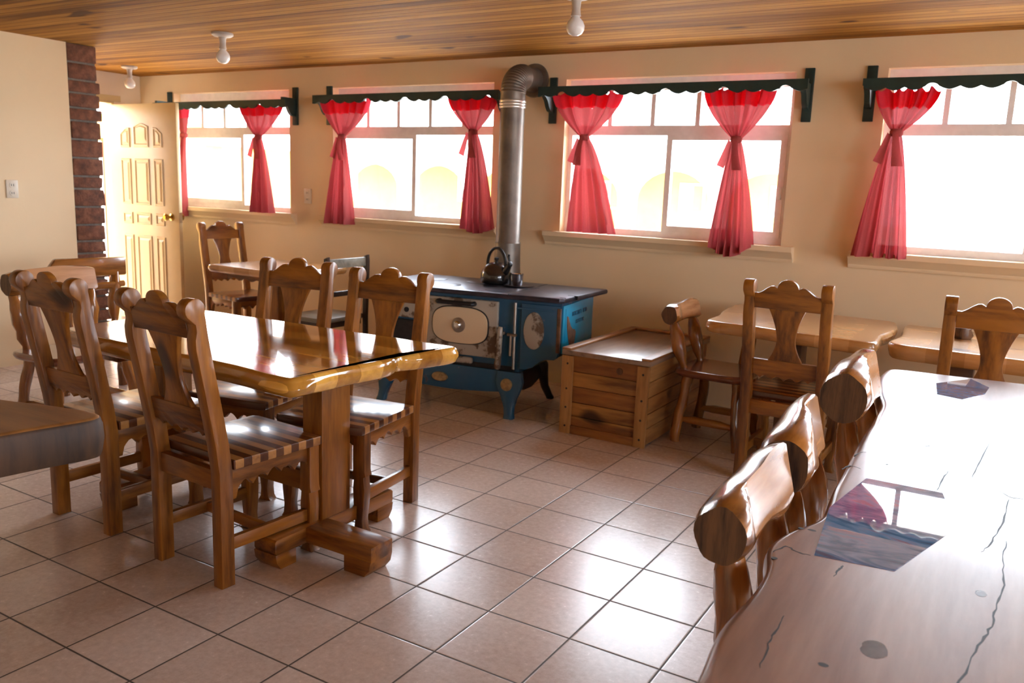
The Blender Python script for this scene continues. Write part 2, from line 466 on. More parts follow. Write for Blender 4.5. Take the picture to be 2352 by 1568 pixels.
# brick end of the partition: courses of rough bricks over mortar
w = MB()
w.box(XP - .15, XP - .012, 4.07, 4.31, 0, ZC - .001, mi=1)
z = .01; k = 0
rb = random.Random(3)
while z < ZC - .03:
    h = min(rb.choice([.085, .10, .118, .13]), ZC - .004 - z)
    e = 4.335 + rb.uniform(-.018, .016)
    j = rb.uniform(-.004, .008)
    if k % 2:
        w.box(XP - .14, XP + j, 4.071, e, z, z + h, .008)
    else:
        m_ = 4.071 + rb.uniform(.0, .01)
        w.box(XP - .14, XP + j + .003, m_, e - .01, z, z + h, .008)
    z += h + .016; k += 1
def rough(x, y, z):
    return (x + .006 * noise.noise(Vector((x * 20, y * 25, z * 25))), y + (.012 * noise.noise(Vector((x * 20 + 5, y * 9, z * 22))) if y > 4.2 else 0), z)
for v in w.bm.verts:
    v.co = Vector(rough(*v.co))
struct(w.build('brick_pillar', [M['brick'], M['mortar']]))

# door leaf, opened into the room, and its frame
d = struct_empty('door_1')
fr = MB()
fr.box(XL - .105, XL + .012, DY0 + .001, DY0 + .04, 0, DZ - .001); fr.box(XL - .105, XL - .01, DY1 - .03, DY1 - .001, 0, DZ - .001); fr.box(XL - .105, XL + .012, DY0 + .04, DY1 - .03, DZ - .02, DZ - .001)
fr.box(XL + .001, XL + .014, DY0 - .06, DY0 + .001, 0, DZ + .06); fr.box(XL + .001, XL + .014, DY0 + .001, DY1 + .06, DZ, DZ + .06)
fr.build('door_frame', M['doorpaint'], d)
DX0, DX1, DYF, DYB = XL + .02, -7.06, 5.395, 5.435
DB, DT = .02, 2.185
DWd, DHt = DX1 - DX0, DT - DB
lf = MB(); lf.box(DX0, DX1, DYF, DYB, DB, DT, .004)
lf.build('door_leaf', M['doorpaint'], d)
cols = [(.17, .32), (.375, .60), (.665, .80)]
rows = [(.805, .895, 'top'), (.545, .755, ''), (.455, .51, ''), (.07, .405, '')]
for ci, (c0, c1) in enumerate(cols):
    for r0, r1, kind in rows:
        x0, x1 = DX0 + c0 * DWd, DX0 + c1 * DWd
        z0, z1 = DB + r0 * DHt, DB + r1 * DHt
        top = [(x1, z1), (x0, z1)]
        if kind:
            if ci == 0: top = [(x1, z1), (x0 + .6 * (x1 - x0), z1 - .004), (x0, z1 - .06)]
            if ci == 1: top = [(x1, z1 + .01)] + [(x1 - (x1 - x0) * t, z1 + .01 + .03 * math.sin(PI * t)) for t in (.2, .4, .6, .8)] + [(x0, z1 + .01)]
            if ci == 2: top = [(x1, z1 - .06), (x0 + .4 * (x1 - x0), z1 - .004), (x0, z1)]
        poly = [(x0, z0), (x1, z0)] + top
        cx = sum(p[0] for p in poly) / len(poly); cz = sum(p[1] for p in poly) / len(poly)
        def sh(p, s):
            return (cx + (p[0] - cx) * (1 - s / (x1 - x0) * 2), cz + (p[1] - cz) * (1 - s / (z1 - z0) * 2))
        pn = MB()
        lv = [(0, DYF + .0002), (.008, DYF - .012), (.016, DYF - .012), (.024, DYF - .002), (.032, DYF - .002), (.05, DYF - .011)]
        pn.rings([[(p[0], y, p[1]) for p in (sh(q, s) for q in poly)] for s, y in lv])
        pn.build('raised_panel', M['doorpaint'], d, 20)
kn = MB()
for sy, y in ((-1, DYF), (1, DYB)):
    kn.tube([(-7.165, y, 1.10), (-7.165, y + sy * .012, 1.10), (-7.165, y + sy * .02, 1.10), (-7.165, y + sy * .045, 1.10), (-7.165, y + sy * .055, 1.10), (-7.165, y + sy * .075, 1.10), (-7.165, y + sy * .09, 1.10)],
            [.036, .034, .014, .014, .030, .036, .018], 16)
kn.build('door_knob', M['brass'], d)
MB().box(DX1 - .002, DX1 + .004, DYF + .006, DYB - .006, 1.05, 1.15).build('latch_plate', M['chrome'], d)

# windows
def window(i, x0, x1, meet, slide_right):
    e = struct_empty('window_%d' % i)
    yf0, yf1 = YW + .075, YW + .125
    zt = 1.955; fw = .035
    f = MB()
    f.box(x0, x0 + fw, yf0, yf1, ZS, ZT); f.box(x1 - fw, x1, yf0, yf1, ZS, ZT)
    f.box(x0 + fw, x1 - fw, yf0, yf1, ZS, ZS + .05); f.box(x0 + fw, x1 - fw, yf0, yf1, ZT - .085, ZT)
    f.box(x0 + fw, x1 - fw, yf0 - .004, yf1, zt - .035, zt + .035)
    for k in range(1, 5):
        xm = x0 + (x1 - x0) * k / 5
        f.box(xm - .017, xm + .017, yf0 + .006, yf1 - .01, zt + .035, ZT - .085)
    f.build('frame', M['alu'], e)
    a, b_ = (meet - .02, x1 - fw) if slide_right else (x0 + fw, meet + .02)
    s = MB(); ys0, ys1 = yf0 - .012, yf0 + .012; sw = .042
    zb, zz = ZS + .05, zt - .035
    s.box(a, a + sw, ys0, ys1, zb, zz); s.box(b_ - sw, b_, ys0, ys1, zb, zz); s.box(a + sw, b_ - sw, ys0, ys1, zb, zb + sw); s.box(a + sw, b_ - sw, ys0, ys1, zz - sw * .8, zz)
    s.build('sliding_sash', M['alu'], e)
    MB().box(meet - .02, meet + .02, yf0 + .016, yf1 - .012, zb, zz).build('fixed_stile', M['alu'], e)
    lx = b_ - .03 if slide_right else a + .012
    MB().box(lx, lx + .022, ys0 - .018, ys0 + .001, 1.50, 1.58, .003).build('sash_latch', M['white'], e)
    g = MB()
    g.box(x0 + fw, x1 - fw, yf0 + .022, yf0 + .026, zt + .035, ZT - .085)
    g.box(a + sw, b_ - sw, yf0 - .002, yf0 + .002, zb + sw, zz - sw * .8)
    c, d_ = (x0 + fw, meet - .02) if slide_right else (meet + .02, x1 - fw)
    g.box(c, d_, yf0 + .026, yf0 + .030, zb, zz)
    g.build('pane', M['glass'], e)
    sl = MB()
    prof = [(YW + .075, ZS + .004), (YW + .075, ZS - .02), (YW + .0, ZS - .02), (YW + .0, ZS - .10), (YW - .022, ZS - .10), (YW - .03, ZS - .085), (YW - .03, ZS - .078), (YW - .045, ZS - .065), (YW - .062, ZS - .04), (YW - .078, ZS - .03), (YW - .078, ZS + .004)]
    sl.prism(prof, 'x', x0 - .11, x1 + .09)
    sl.build('sill', M['wall'], e)
    # plaster keeps: the sill only crosses the reveal between the jambs
    return e
window(1, *WIN[0], -6.66, False)
window(2, *WIN[1], -4.54, False)
window(3, *WIN[2], -2.25, True)
window(4, *WIN[3], .02, True)
window(5, *WIN[4], 2.25, True)  # unseen window added for extra light from the right

# ------------------------------------------------------------------ valances and curtains
def valance(x0, x1, plates, label, phase, zt=2.238):
    t = thing('curtain_valance', label, 'curtain valance', (0, 0, 0), 0, 'dark green scalloped valances over the windows')
    yb0, yb1 = 5.585, 5.605
    z0 = zt - .073
    pts = []
    x = x0; P = .40; n = int((x1 - x0) / .008)
    for k in range(n + 1):
        x = x0 + (x1 - x0) * k / n
        u = ((x - x0) / P + phase) % 1.0
        if u < .2:
            q = u / .2
            zz = z0 + .005 + .032 * math.sqrt(max(0, 1 - (2 * q - 1) ** 2))
        else:
            q = ((u - .2) / .8) * 3 % 1.0
            zz = z0 + .018 * abs(2 * q - 1) ** 1.7
        pts.append((x, zz))
    MB().prism(pts + [(x1, zt), (x0, zt)], 'y', yb0, yb1, fn=None).build('scalloped_board', M['green'], t)
    for px in plates:
        MB().box(px - .03, px + .03, YW - .022, YW, 2.0, 2.335, .003).build('wall_plate', M['green'], t)
        br = [(YW - .022, 2.235), (yb1, 2.235), (yb1, 2.185), (yb1 + .02, 2.18), (yb1 + .05, 2.155), (yb1 + .075, 2.11), (yb1 + .10, 2.085), (YW - .022, 2.075)]
        MB().prism(br, 'x', px - .017, px + .017).build('bracket', M['green'], t)
    return t
valance(-7.66, -5.80, (-7.63, -5.86), 'dark green scalloped valance over the window behind the open door', .3, 2.212)
valance(-5.47, -3.55, (-5.44, -3.585), 'dark green scalloped valance over the window left of the stovepipe', .55)
valance(-3.20, -1.27, (-3.17, -1.305), 'dark green scalloped valance over the window right of the stovepipe', .62, 2.248)
valance(-.95, 1.05, (-.93, 1.02), 'dark green scalloped valance over the bright window at the right edge', .15)

def curtain(label, top, tie, bot, seed, nf=6, sag=0.0, hang=.0):
    (xa, xb, zt), (xt, zk), (xc, xd, zb) = top, tie, bot
    r = random.Random(seed)
    y0 = YW - .125
    t = thing('tied_curtain', label, 'curtain', (0, 0, 0), 0, 'red tied-back curtains')
    ph = r.uniform(0, 6)
    def prof(v):
        vt = (zt - zk) / (zt - zb)
        if v < vt:
            q = v / vt
            s = 1 - q ** 1.9 * (1 - .0)
            wl = .052
            a = xa + (xt - wl / 2 - xa) * (q ** 1.7); b = xb + (xt + wl / 2 - xb) * (q ** 1.7)
            amp = .030 * (1 - q) + .012
        else:
            q = (v - vt) / (1 - vt)
            wl = .052
            e = q ** .72
            a = xt - wl / 2 + (xc - xt + wl / 2) * e; b = xt + wl / 2 + (xd - xt - wl / 2) * e
            amp = .012 + .036 * q
        return a, b, amp, q
    def f(u, v):
        a, b, amp, q = prof(v)
        x = a + (b - a) * u
        wob = nf * .68 * 2 * PI * (u + .07 * math.sin(5 * u + seed)) + ph + .9 * math.sin(2.4 * v + seed)
        y = y0 + amp * math.sin(wob) + .4 * amp * math.sin(2.3 * wob + 1)
        z = zt + (zb - zt) * v - sag * (v ** 3) * math.sin(PI * u) + .012 * (1 - v) ** 6 * math.sin(nf * 2 * PI * u + ph)
        y -= hang * max(0, (v - .6)) 
        return (x, y, z)
    vh = .105
    MB().grid(lambda u, v: f(u, vh + v * (1 - vh)), 72, 44).build('cloth', M['curtain'], t, 80)
    hm = MB()
    hm.grid(lambda u, v: (lambda p: (p[0], p[1] - .006, p[2]))(f(u, v * vh)), 72, 5)
    hm.grid(lambda u, v: (lambda p: (p[0], p[1] + .006, p[2]))(f(u, v * vh)), 72, 5)
    hm.build('header_hem', M['curtain2'], t, 80)
    tb = MB()
    ring = lambda dz, rr: [(xt + (.034 + rr) * math.cos(a * PI / 8), y0 + (.032 + rr) * math.sin(a * PI / 8), zk + dz) for a in range(16)]
    tb.rings([ring(.022, -.006), ring(.012, .004), ring(-.012, .004), ring(-.022, -.006)], True, False)
    tl = r.choice((-1, 1))
    tb.grid(lambda u, v: (xt + tl * (.0 + .03 * v) + (u - .5) * (.03 + .035 * v), y0 - .045 - .012 * math.sin(PI * v), zk - .0 - .20 * v), 4, 8)
    tb.grid(lambda u, v: (xt - .035 - .05 * v + (u - .5) * (.02 + .03 * v), y0 - .03 - .01 * v + .01 * u, zk - .0 - .17 * v - .02 * u), 4, 8)
    tb.build('tieback', M['curtain'], t, 80)
    return t
curtain('narrow red curtain edge showing just right of the open door', (-7.40, -7.24, 2.18), (-7.285, 1.90), (-7.43, -7.30, 1.10), 3, 4)
curtain('red tied curtain hanging right of the open door, left of the wall outlet', (-6.48, -5.945, 2.185), (-6.228, 1.885), (-6.31, -6.045, 1.19), 5)
curtain('red tied curtain just right of the wall outlet', (-5.40, -4.885, 2.195), (-5.185, 1.89), (-5.375, -5.08, 1.135), 8)
curtain('red tied curtain beside the stovepipe, on its left', (-4.075, -3.615, 2.205), (-3.815, 1.93), (-3.91, -3.60, 1.19), 11, 6, .05)
curtain('red tied curtain just right of the stovepipe elbow', (-3.11, -2.56, 2.205), (-2.836, 1.89), (-2.955, -2.55, 1.205), 14)
curtain('red tied curtain above the log chair, its pointed lower end hanging below the sill', (-1.965, -1.48, 2.205), (-1.712, 1.88), (-1.86, -1.55, 1.19), 17, 7, .085)
curtain('faded red tied curtain on the bright window at the right edge', (-.885, -.515, 2.175), (-.74, 1.925), (-.93, -.605, 1.17), 21)

# ------------------------------------------------------------------ outlets and ceiling lamps
def outlet(loc, rotz, label):
    t = thing('wall_outlet', label, 'outlet', loc, rotz, 'ivory wall outlets')
    MB().box(-.045, .045, -.010, 0, -.068, .068, .004).build('cover_plate', M['ivory'], t)
    for zz in (-.03, .03):
        MB().tube([(0, -.0095, zz), (0, -.0125, zz)], .022, 16).build('socket_face', M['ivory'], t)
    for zz in (-.03, .03):
        for xx in (-.008, .008):
            MB().box(xx - .0022, xx + .0022, -.0132, -.012, zz - .008, zz + .008).build('slot', M['slot'], t)
    return t
outlet((XP, 3.577, 1.36), PI / 2, 'ivory wall outlet on the plain wall left of the brick pillar')
outlet((-5.72, YW, 1.362), 0, 'ivory wall outlet between two windows on the back wall')
def lamp(x, y, label):
    t = thing('ceiling_lamp', label, 'ceiling lamp', (x, y, ZC), 0, 'bare bulbs on the wooden ceiling')
    MB().lathe([(.0, 0), (.072, 0), (.074, -.014), (.06, -.024), (.038, -.028), (.0, -.028)], 28).build('ceiling_rose', M['lampbase'], t)
    MB().lathe([(.0, -.026), (.030, -.026), (.024, -.04), (.021, -.075), (.024, -.10), (.027, -.108), (.0, -.108)], 24).build('lamp_socket', M['lampbase'], t)
    pr = [(0, -.106), (.019, -.106), (.024, -.118), (.040, -.136), (.048, -.156), (.046, -.178), (.034, -.196), (.017, -.205), (0, -.2065)]
    MB().lathe(pr, 24).build('light_bulb', M['bulb'], t)
lamp(-7.44, 5.19, 'bare bulb ceiling lamp closest to the brick pillar and open door')
lamp(-5.0, 4.23, 'bare bulb ceiling lamp, the middle one of the row of three')
lamp(-2.12, 4.06, 'bare bulb ceiling lamp partly cut off at the top edge of the photo')

# ------------------------------------------------------------------ carved dining chairs
def chair_proto(label, loc, rotz):
    t = thing('dining_chair', label, 'chair', loc, rotz, 'carved pine dining chairs')
    H = .192                                        # half the spacing of the posts
    cy = lambda z: 0 if z < .47 else -.115 * ((z - .47) / .63) ** 1.08
    def post(sx):
        fr_, bk = [], []
        for z_ in (0, .2, .45, .55, .65, .75, .85, .92):
            fr_.append((cy(z_) + .028, z_)); bk.append((cy(z_) - .030, z_))
        bk += [(cy(.96) - .024, .955), (cy(.98) - .014, .985), (cy(1.0) - .014, 1.01)]
        kc = (cy(1.06) - .002, 1.062)
        knob = arc(kc[0], kc[1], .040, 215, -20, 14)
        fr_ += [(cy(.98) + .030, .98), (cy(1.02) + .033, 1.02)]
        poly = fr_ + knob[::-1] + bk[::-1]
        MB().prism(poly, 'x', sx * H - .027, sx * H + .027, .004).build('rear_post', M['pine_z'], t)
    post(-1); post(1)
    lean = lambda x, y, z: (x, y + cy(z), z)
    hw = H - .026
    half = [(hw, 1.035), (hw - .02, 1.034), (.125, 1.046), (.105, 1.062), (.085, 1.074), (.069, 1.076), (.058, 1.070), (.054, 1.066)]
    cap = arc(0, 1.066, .050, 0, 180, 12)
    cap = [(x * 1.05, 1.066 + (z - 1.066) * .92) for x, z in cap]
    crest = half + cap + [(-x, z) for x, z in half[::-1]]
    crest += [(-hw, .955), (hw, .955)]
    MB().prism(crest, 'y', -.016, .016, .004, lean).build('crest_rail', M['pine_x'], t)
    sp = []
    for k in range(19):
        q = k / 18; z_ = .68 + (.957 - .68) * q
        wv = .046 + .046 * (abs(q - .42) / .58) ** 1.7 if q > .42 else .046 + .042 * ((.42 - q) / .42) ** 1.8
        sp.append((wv, z_))
    MB().prism(sp + [(-x, z) for x, z in sp[::-1]], 'y', -.010, .010, .003, lean).build('splat', M['pine_z'], t)
    sc = [(-hw, .682), (hw, .682), (hw, .592)]
    for k in range(33):
        q = k / 32; x = hw - 2 * hw * q; a = abs(x) / hw
        zz = .574 + .020 * abs(math.sin(2.5 * PI * (1 - a) + .5 * PI)) ** 1.0 * (1 if a < .72 else .6) + (.012 if a > .8 else 0)
        sc.append((x * .98, zz))
    sc.append((-hw, .592))
    MB().prism(sc[::-1], 'y', -.014, .014, .003, lean).build('lower_rail', M['pine_x'], t)
    seat = [(-.222, .030), (.222, .030), (.226, .47), (.20, .485), (-.20, .485), (-.226, .47)]
    MB().prism(seat, 'z', .452, .490, .006).build('seat', M['seat'], t)
    def scal(n, a0, a1, z0, z1, dep):
        p = [(a0, z1), (a1, z1), (a1, z0)]
        for k in range(41):
            q = k / 40; u = abs(2 * q - 1)
            p.append((a1 + (a0 - a1) * q, z0 + .006 + dep * abs(math.cos(n * PI * (1 - u))) ** .8 * (1 - .15 * u) + (.0)))
        p.append((a0, z0))
        return p
    for sx in (-1, 1):
        pr = [(.028, .452), (.43, .452), (.43, .365), (.40, .36)]
        for k in range(31):
            q = k / 30; y_ = .40 - .34 * q
            u = abs(2 * q - 1)
            pr.append((y_, .372 + .030 * abs(math.sin(2.5 * PI * (1 - u))) * (.9) + (.012 if u < .3 else 0)))
        pr += [(.05, .335), (.028, .335)]
        MB().prism(pr, 'x', sx * H - .014, sx * H + .014, .002).build('side_apron', M['pine_y'], t)
    pr = [(-H, .452), (H, .452), (H, .375)]
    for k in range(41):
        q = k / 40; x = H - 2 * H * q; u = abs(x) / H
        pr.append((x, .375 + .028 * abs(math.sin(2.5 * PI * (1 - u))) * (1 if u < .8 else .7)))
    MB().prism(pr, 'y', .415, .441, .002).build('front_apron', M['pine_x'], t)
    MB().box(-hw, hw, -.018, .016, .375, .452, .003).build('rear_apron', M['pine_x'], t)
    for sx in (-1, 1):
        lg = [(-.030, .452), (.030, .452), (.030, .285), (.036, .262), (.024, .255), (.030, .20), (.026, .13), (.018, .06), (.022, .02), (.034, .0),
              (-.034, .0), (-.022, .02), (-.018, .06), (-.026, .13), (-.030, .20), (-.024, .255), (-.036, .262), (-.030, .285)]
        MB().prism([(x + sx * H, z) for x, z in lg], 'y', .395, .447, .004).build('front_leg', M['pine_z'], t)
        MB().box(sx * H - .013, sx * H + .013, .026, .40, .135, .185, .003).build('side_stretcher', M['pine_y'], t)
    MB().box(-H + .013, H - .013, .19, .215, .14, .18, .003).build('cross_stretcher', M['pine_x'], t)
    return t
c1 = chair_proto('carved pine chair with its back to the camera, in front of the glossy table', (-2.607, 2.005, 0), -.06)
G = 'carved pine chair '
dup(c1, (-3.365, 2.045, 0), -.01, G + 'with its top overlapping the log chair at the left edge')
dup(c1, (-3.22, 3.09, 0), PI + .17, G + 'across the glossy table, overlapping the dark slatted chair')
dup(c1, (-2.585, 3.07, 0), PI + .13, G + 'across the glossy table, just before the blue stove')
dup(c1, (-.98, 4.43, 0), 0.0, G + 'seen from behind between the log chair and the live-edge slab table')
dup(c1, (-.06, 4.46, 0), .03, G + 'behind the live-edge slab table, cut off by the right edge')
dup(c1, (-6.17, 5.22, 0), -PI / 2 - .14, G + 'by the back wall, at the small table near the open door')

# ------------------------------------------------------------------ log chairs
def log_shape(mb, ln, r, seed, flat, cut, jag, z0, y0, sag=.012, tall=1.12, slope=.25):
    jag *= .6
    """half-round back log along x; the sitter's side (+y) is cut flat"""
    rings = []
    n = 26; m = 18
    for i in range(m + 1):
        q = i / m; x = -ln / 2 + ln * q
        rr = r * (1 + .10 * noise.noise(Vector((q * 3 + seed, seed * .7, 0))))
        rr *= .90 + .10 * min(1, min(q, 1 - q) / .06)
        c = flat * r
        e = 1 - q
        if e < cut: c = flat * r + (1.05 * r - flat * r) * (1 - e / cut) ** .5
        ring = []
        for k in range(n):
            a = 2 * PI * k / n
            w_ = 1 + jag * noise.noise(Vector((math.cos(a) * 1.3 + seed, math.sin(a) * 1.3, q * 2.2 + seed)))
            y = rr * math.cos(a) * w_; z = rr * (1.12 + (tall - 1.12) * (1 - q)) * math.sin(a) * w_
            y = min(y, c - slope * z)
            ring.append((x, y0 + y, z0 + z + sag * math.sin(PI * q)))
        rings.append(ring)
    mb.rings(rings, True, True, None, 0, 1)
def log_chair(label, loc, rotz, seed, ln=.47, r=.062, flat=.25, cut=.18, zlog=.865, sw=.23, lean=.02, plank=False, jag=.22, tall=1.12, pin=.075):
    t = thing('log_chair', label, 'chair', loc, rotz, 'rustic chairs with half-log backs')
    rn = random.Random(seed)
    b = MB()
    yb = -.21 - lean
    if plank:
        b.box(-ln / 2, ln / 2, yb - .022, yb + .022, zlog - .062, zlog + .066, .012,
              fn=lambda x, y, z: (x + (-.05 * (z - zlog) / .06 if x > 0 else 0), y, z + .008 * math.sin(x * 9)))
        b.build('backrest_plank', M['log_x'], t)
        MB().tube([(-ln / 2 + .03, yb + .02, zlog - .125), (-.1, yb + .02, zlog - .13), (.12, yb + .02, zlog - .135)], [.022, .028, .024], 10, wob=.2, seed=3).build('lower_rail', M['log_x'], t, 60)
    else:
        log_shape(b, ln, r, seed, flat, cut, jag, zlog, yb, .012, tall)
        # flat sawn face gets its own paler wood
        b.bm.faces.ensure_lookup_table()
        for f in b.bm.faces:
            f.normal_update()
            if f.normal.y > .86 and f.normal.z > .12 and f.material_index == 0:
                f.material_index = 2
        b.build('backrest_log', [M['log_x'], M['endgrain'], M['cutface']], t, 50)
    for sx in (-1, 1):
        x0 = sx * (ln / 2 - pin)
        x1 = sx * (sw - .07)
        p = []; rr = []
        for k in range(9):
            q = k / 8
            p.append((x0 + (x1 - x0) * q + .006 * rn.uniform(-1, 1), yb + .205 * 0 + (lean + .03) * q, zlog - r * .8 + (.44 - zlog + r * .8) * q))
            rr.append(.022 + .022 * math.sin(PI * min(1, q * 1.15)) ** .8)
        MB().tube(p, rr, 10, wob=.25, seed=seed + sx).build('back_post', M['log_z'], t, 60)
    st = spline([(-sw, -.22), (0, -.225), (sw, -.22), (sw + .015, 0), (sw - .005, .20), (0, .215), (-sw + .005, .20), (-sw - .01, 0)], 4)
    slab(st, .415, .462, seed, .008, MB()).build('seat', M['redseat'], t)
    for sx in (-1, 1):
        for sy in (-1, 1):
            p = []; rr = []
            for k in range(8):
                q = k / 7
                p.append((sx * (sw - .07 + .055 * q + .012 * math.sin(PI * q)), sy * (.15 + .045 * q) + .006 * rn.uniform(-1, 1), .42 - .42 * q))
                rr.append(.033 - .004 * q + .003 * rn.uniform(-1, 1))
            MB().tube(p, rr, 10, wob=.22, seed=seed + 3 * sx + sy).build('leg', M['log_z'], t, 60)
        xs_ = sx * (sw - .035)
        MB().tube([(xs_, -.17, .14), (xs_, -.08, .145), (xs_, .08, .145), (xs_, .17, .14)], [.015, .026, .026, .015], 10, wob=.15, seed=seed).build('stretcher', M['log_y'], t, 60)
    return t
def slab(poly, z0, z1, seed, wob, mb, under=.02, mi=0):
    area = sum(poly[i - 1][0] * poly[i][1] - poly[i][0] * poly[i - 1][1] for i in range(len(poly)))
    if area < 0: poly = poly[::-1]
    # even spacing, then corners eased so that the inset rings never fold
    per = sum((Vector(poly[i]) - Vector(poly[i - 1])).length for i in range(len(poly)))
    n = max(40, int(per / .03)); st_ = per / n
    out = []; acc = 0.0
    for i in range(len(poly)):
        a, b_ = Vector(poly[i]), Vector(poly[(i + 1) % len(poly)])
        ln = (b_ - a).length
        while acc < ln and len(out) < n:
            out.append(a.lerp(b_, acc / ln)); acc += st_
        acc -= ln
    for _ in range(2):
        m_ = len(out)
        out = [(out[i - 1] + out[i] * 2 + out[(i + 1) % m_]) / 4 for i in range(m_)]
    n = len(out)
    nrm = []
    for i in range(n):
        a = out[(i + 1) % n] - out[i - 1]
        nrm.append(Vector((a.y, -a.x)).normalized())
    def off(d, z, w_=1.0):
        r = []
        for (x, y), nn in zip(out, nrm):
            q = wob * w_ * noise.noise(Vector((x * 5 + seed, y * 5, z0 * 6 + w_)))
            r.append((x + nn.x * (d + q), y + nn.y * (d + q), z))
        return r
    h = z1 - z0; rr = min(.018, h * .3)
    rg = [off(-under, z0), off(-under * .4, z0 + h * .12, 1.15), off(.003, z0 + h * .45, 1.3), off(.003, z1 - rr - h * .08, 1.1)]
    for k in range(7):
        t_ = math.radians(15 * k)
        rg.append(off(-rr * (1 - math.cos(t_)), z1 - rr + rr * math.sin(t_), 1.0))
    rg.append(off(-rr - .006, z1, 1.0)); rg.append(off(-rr - .012, z1, 1.0))
    mb.rings(rg, True, True, mi=mi)
    return mb

E = -PI / 2
log_chair('log chair at the slab table, its dark round end grain toward the camera', (-.195, 1.745, 0), E, 4, .46, .058, .42, .22, .876, tall=1.35)
log_chair('second log chair along the slab table, its back pale with a dark bark crest', (-.215, 2.29, 0), E + .05, 9, .48, .068, .25, .55, .872, jag=.3, tall=1.35)
log_chair('farthest log chair at the slab table, with a hollowed dark end', (-.20, 3.06, 0), E - .02, 15, .50, .084, .35, .45, .89)
log_chair('low log chair between the wooden chest and the back-wall table', (-1.51, 5.06, 0), E - .03, 22, .46, .056, .45, .25, .785, .21, .06)
log_chair('log chair at the left edge, its thick glossy back log ending behind a carved chair', (-4.80, 2.92, 0), E, 28, .55, .066, .35, .12, .848, .27, pin=.035)
log_chair('plank-backed log chair standing in front of the brick pillar', (-5.28, 3.44, 0), E, 33, .57, .05, .3, .2, .862, .23, .0, True)

# ------------------------------------------------------------------ tables
def trestle(t, x, y0, y1, yc, zt, post=(.055, .085), foot=True):
    MB().box(x - post[0], x + post[0], yc - post[1], yc + post[1], .115, zt - .005, .006).build('post', M['pine_z'], t)
    f = MB()
    f.prism([(y0 + .01, .06), (y0, .075), (y0, .118), (y0 + .008, .126), (y1 - .008, .126), (y1, .118), (y1, .075), (y1 - .01, .06)], 'x', x - .06, x + .06, .005)
    f.build('foot_beam', M['pine_y'], t)
    for a, s in ((y0, 1), (y1, -1)):
        p = [(a, .066), (a + s * .006, .03), (a + s * .028, .0), (a + s * .11, 0), (a + s * .11, .066)]
        MB().prism(p, 'x', x - .062, x + .062, .004).build('foot_block', M['pine_y'], t)
    MB().box(x - .05, x + .05, yc - .30, yc + .30, zt - .065, zt - .002, .006).build('top_bearer', M['pine_y'], t)
tA = thing('trestle_table', 'glossy honey-coloured trestle table with striped top, set with four carved chairs', 'table', (0, 0, 0))
polyA = spline([(-3.60, 2.13), (-3.2, 2.105), (-2.8, 2.115), (-2.45, 2.095), (-2.18, 2.075), (-2.145, 2.10), (-2.135, 2.40), (-2.115, 2.60), (-2.16, 2.69), (-2.105, 2.76), (-2.065, 2.96), (-2.10, 2.998), (-2.6, 2.98), (-3.2, 2.955), (-3.66, 2.93), (-3.71, 2.88), (-3.69, 2.55), (-3.65, 2.18)], 4)
slab(polyA, .745, .82, 2, .012, MB()).build('tabletop', M['tabletop'], tA)
b = MB(); b.lathe([(0, -.004), (.020, -.004), (.026, 0), (.022, .004), (.012, .006), (0, .004)], 14, (0, 0, 0), fn=lambda x, y, z: (-2.185 + z + .030 + .012 * y / .03, 2.20 + y * 1.4, .790 + x * .7))
b.build('knot', M['endgrain'], tA)
trestle(tA, -2.405, 2.18, 2.90, 2.53, .75)
trestle(tA, -3.42, 2.18, 2.90, 2.53, .75)
MB().box(-3.37, -2.45, 2.505, 2.555, .20, .285, .005).build('long_stretcher', M['pine_x'], tA)
f = MB(); f.box(-2.35, -2.0, 2.345, 2.475, .062, .128, .006); f.build('foot_beam', M['pine_x'], tA)
MB().prism([(-2.002, .068), (-2.010, .03), (-2.035, 0), (-2.14, 0), (-2.14, .068)], 'y', 2.343, 2.477, .004).build('foot_block', M['pine_x'], tA)

tB = thing('small_table', 'small pale wooden table by the back wall near the open door', 'table', (0, 0, 0))
slab(spline([(-5.58, 4.53), (-5.2, 4.52), (-4.80, 4.52), (-4.77, 4.56), (-4.76, 4.9), (-4.77, 5.24), (-4.81, 5.27), (-5.2, 5.28), (-5.55, 5.26), (-5.58, 5.22), (-5.585, 4.9), (-5.59, 4.57)], 3), .755, .815, 5, .006, MB()).build('tabletop', M['tabletop_pale'], tB)
MB().prism([(-5.45, .757)] + [(-5.45 + .55 * k / 24, .70 + .018 * abs(math.sin(k / 24 * 4 * PI))) for k in range(25)] + [(-4.90, .757)], 'y', 4.60, 4.625).build('apron', M['pine_x'], tB)
for x in (-5.17,):
    MB().box(x - .06, x + .06, 4.82, 4.98, .115, .757, .006).build('post', M['pine_z'], tB)
    MB().box(x - .06, x + .06, 4.62, 5.18, .04, .118, .008).build('foot_beam', M['pine_y'], tB)
    MB().box(x - .27, x + .27, 4.85, 4.95, .0, .075, .008).build('cross_foot', M['pine_x'], tB)

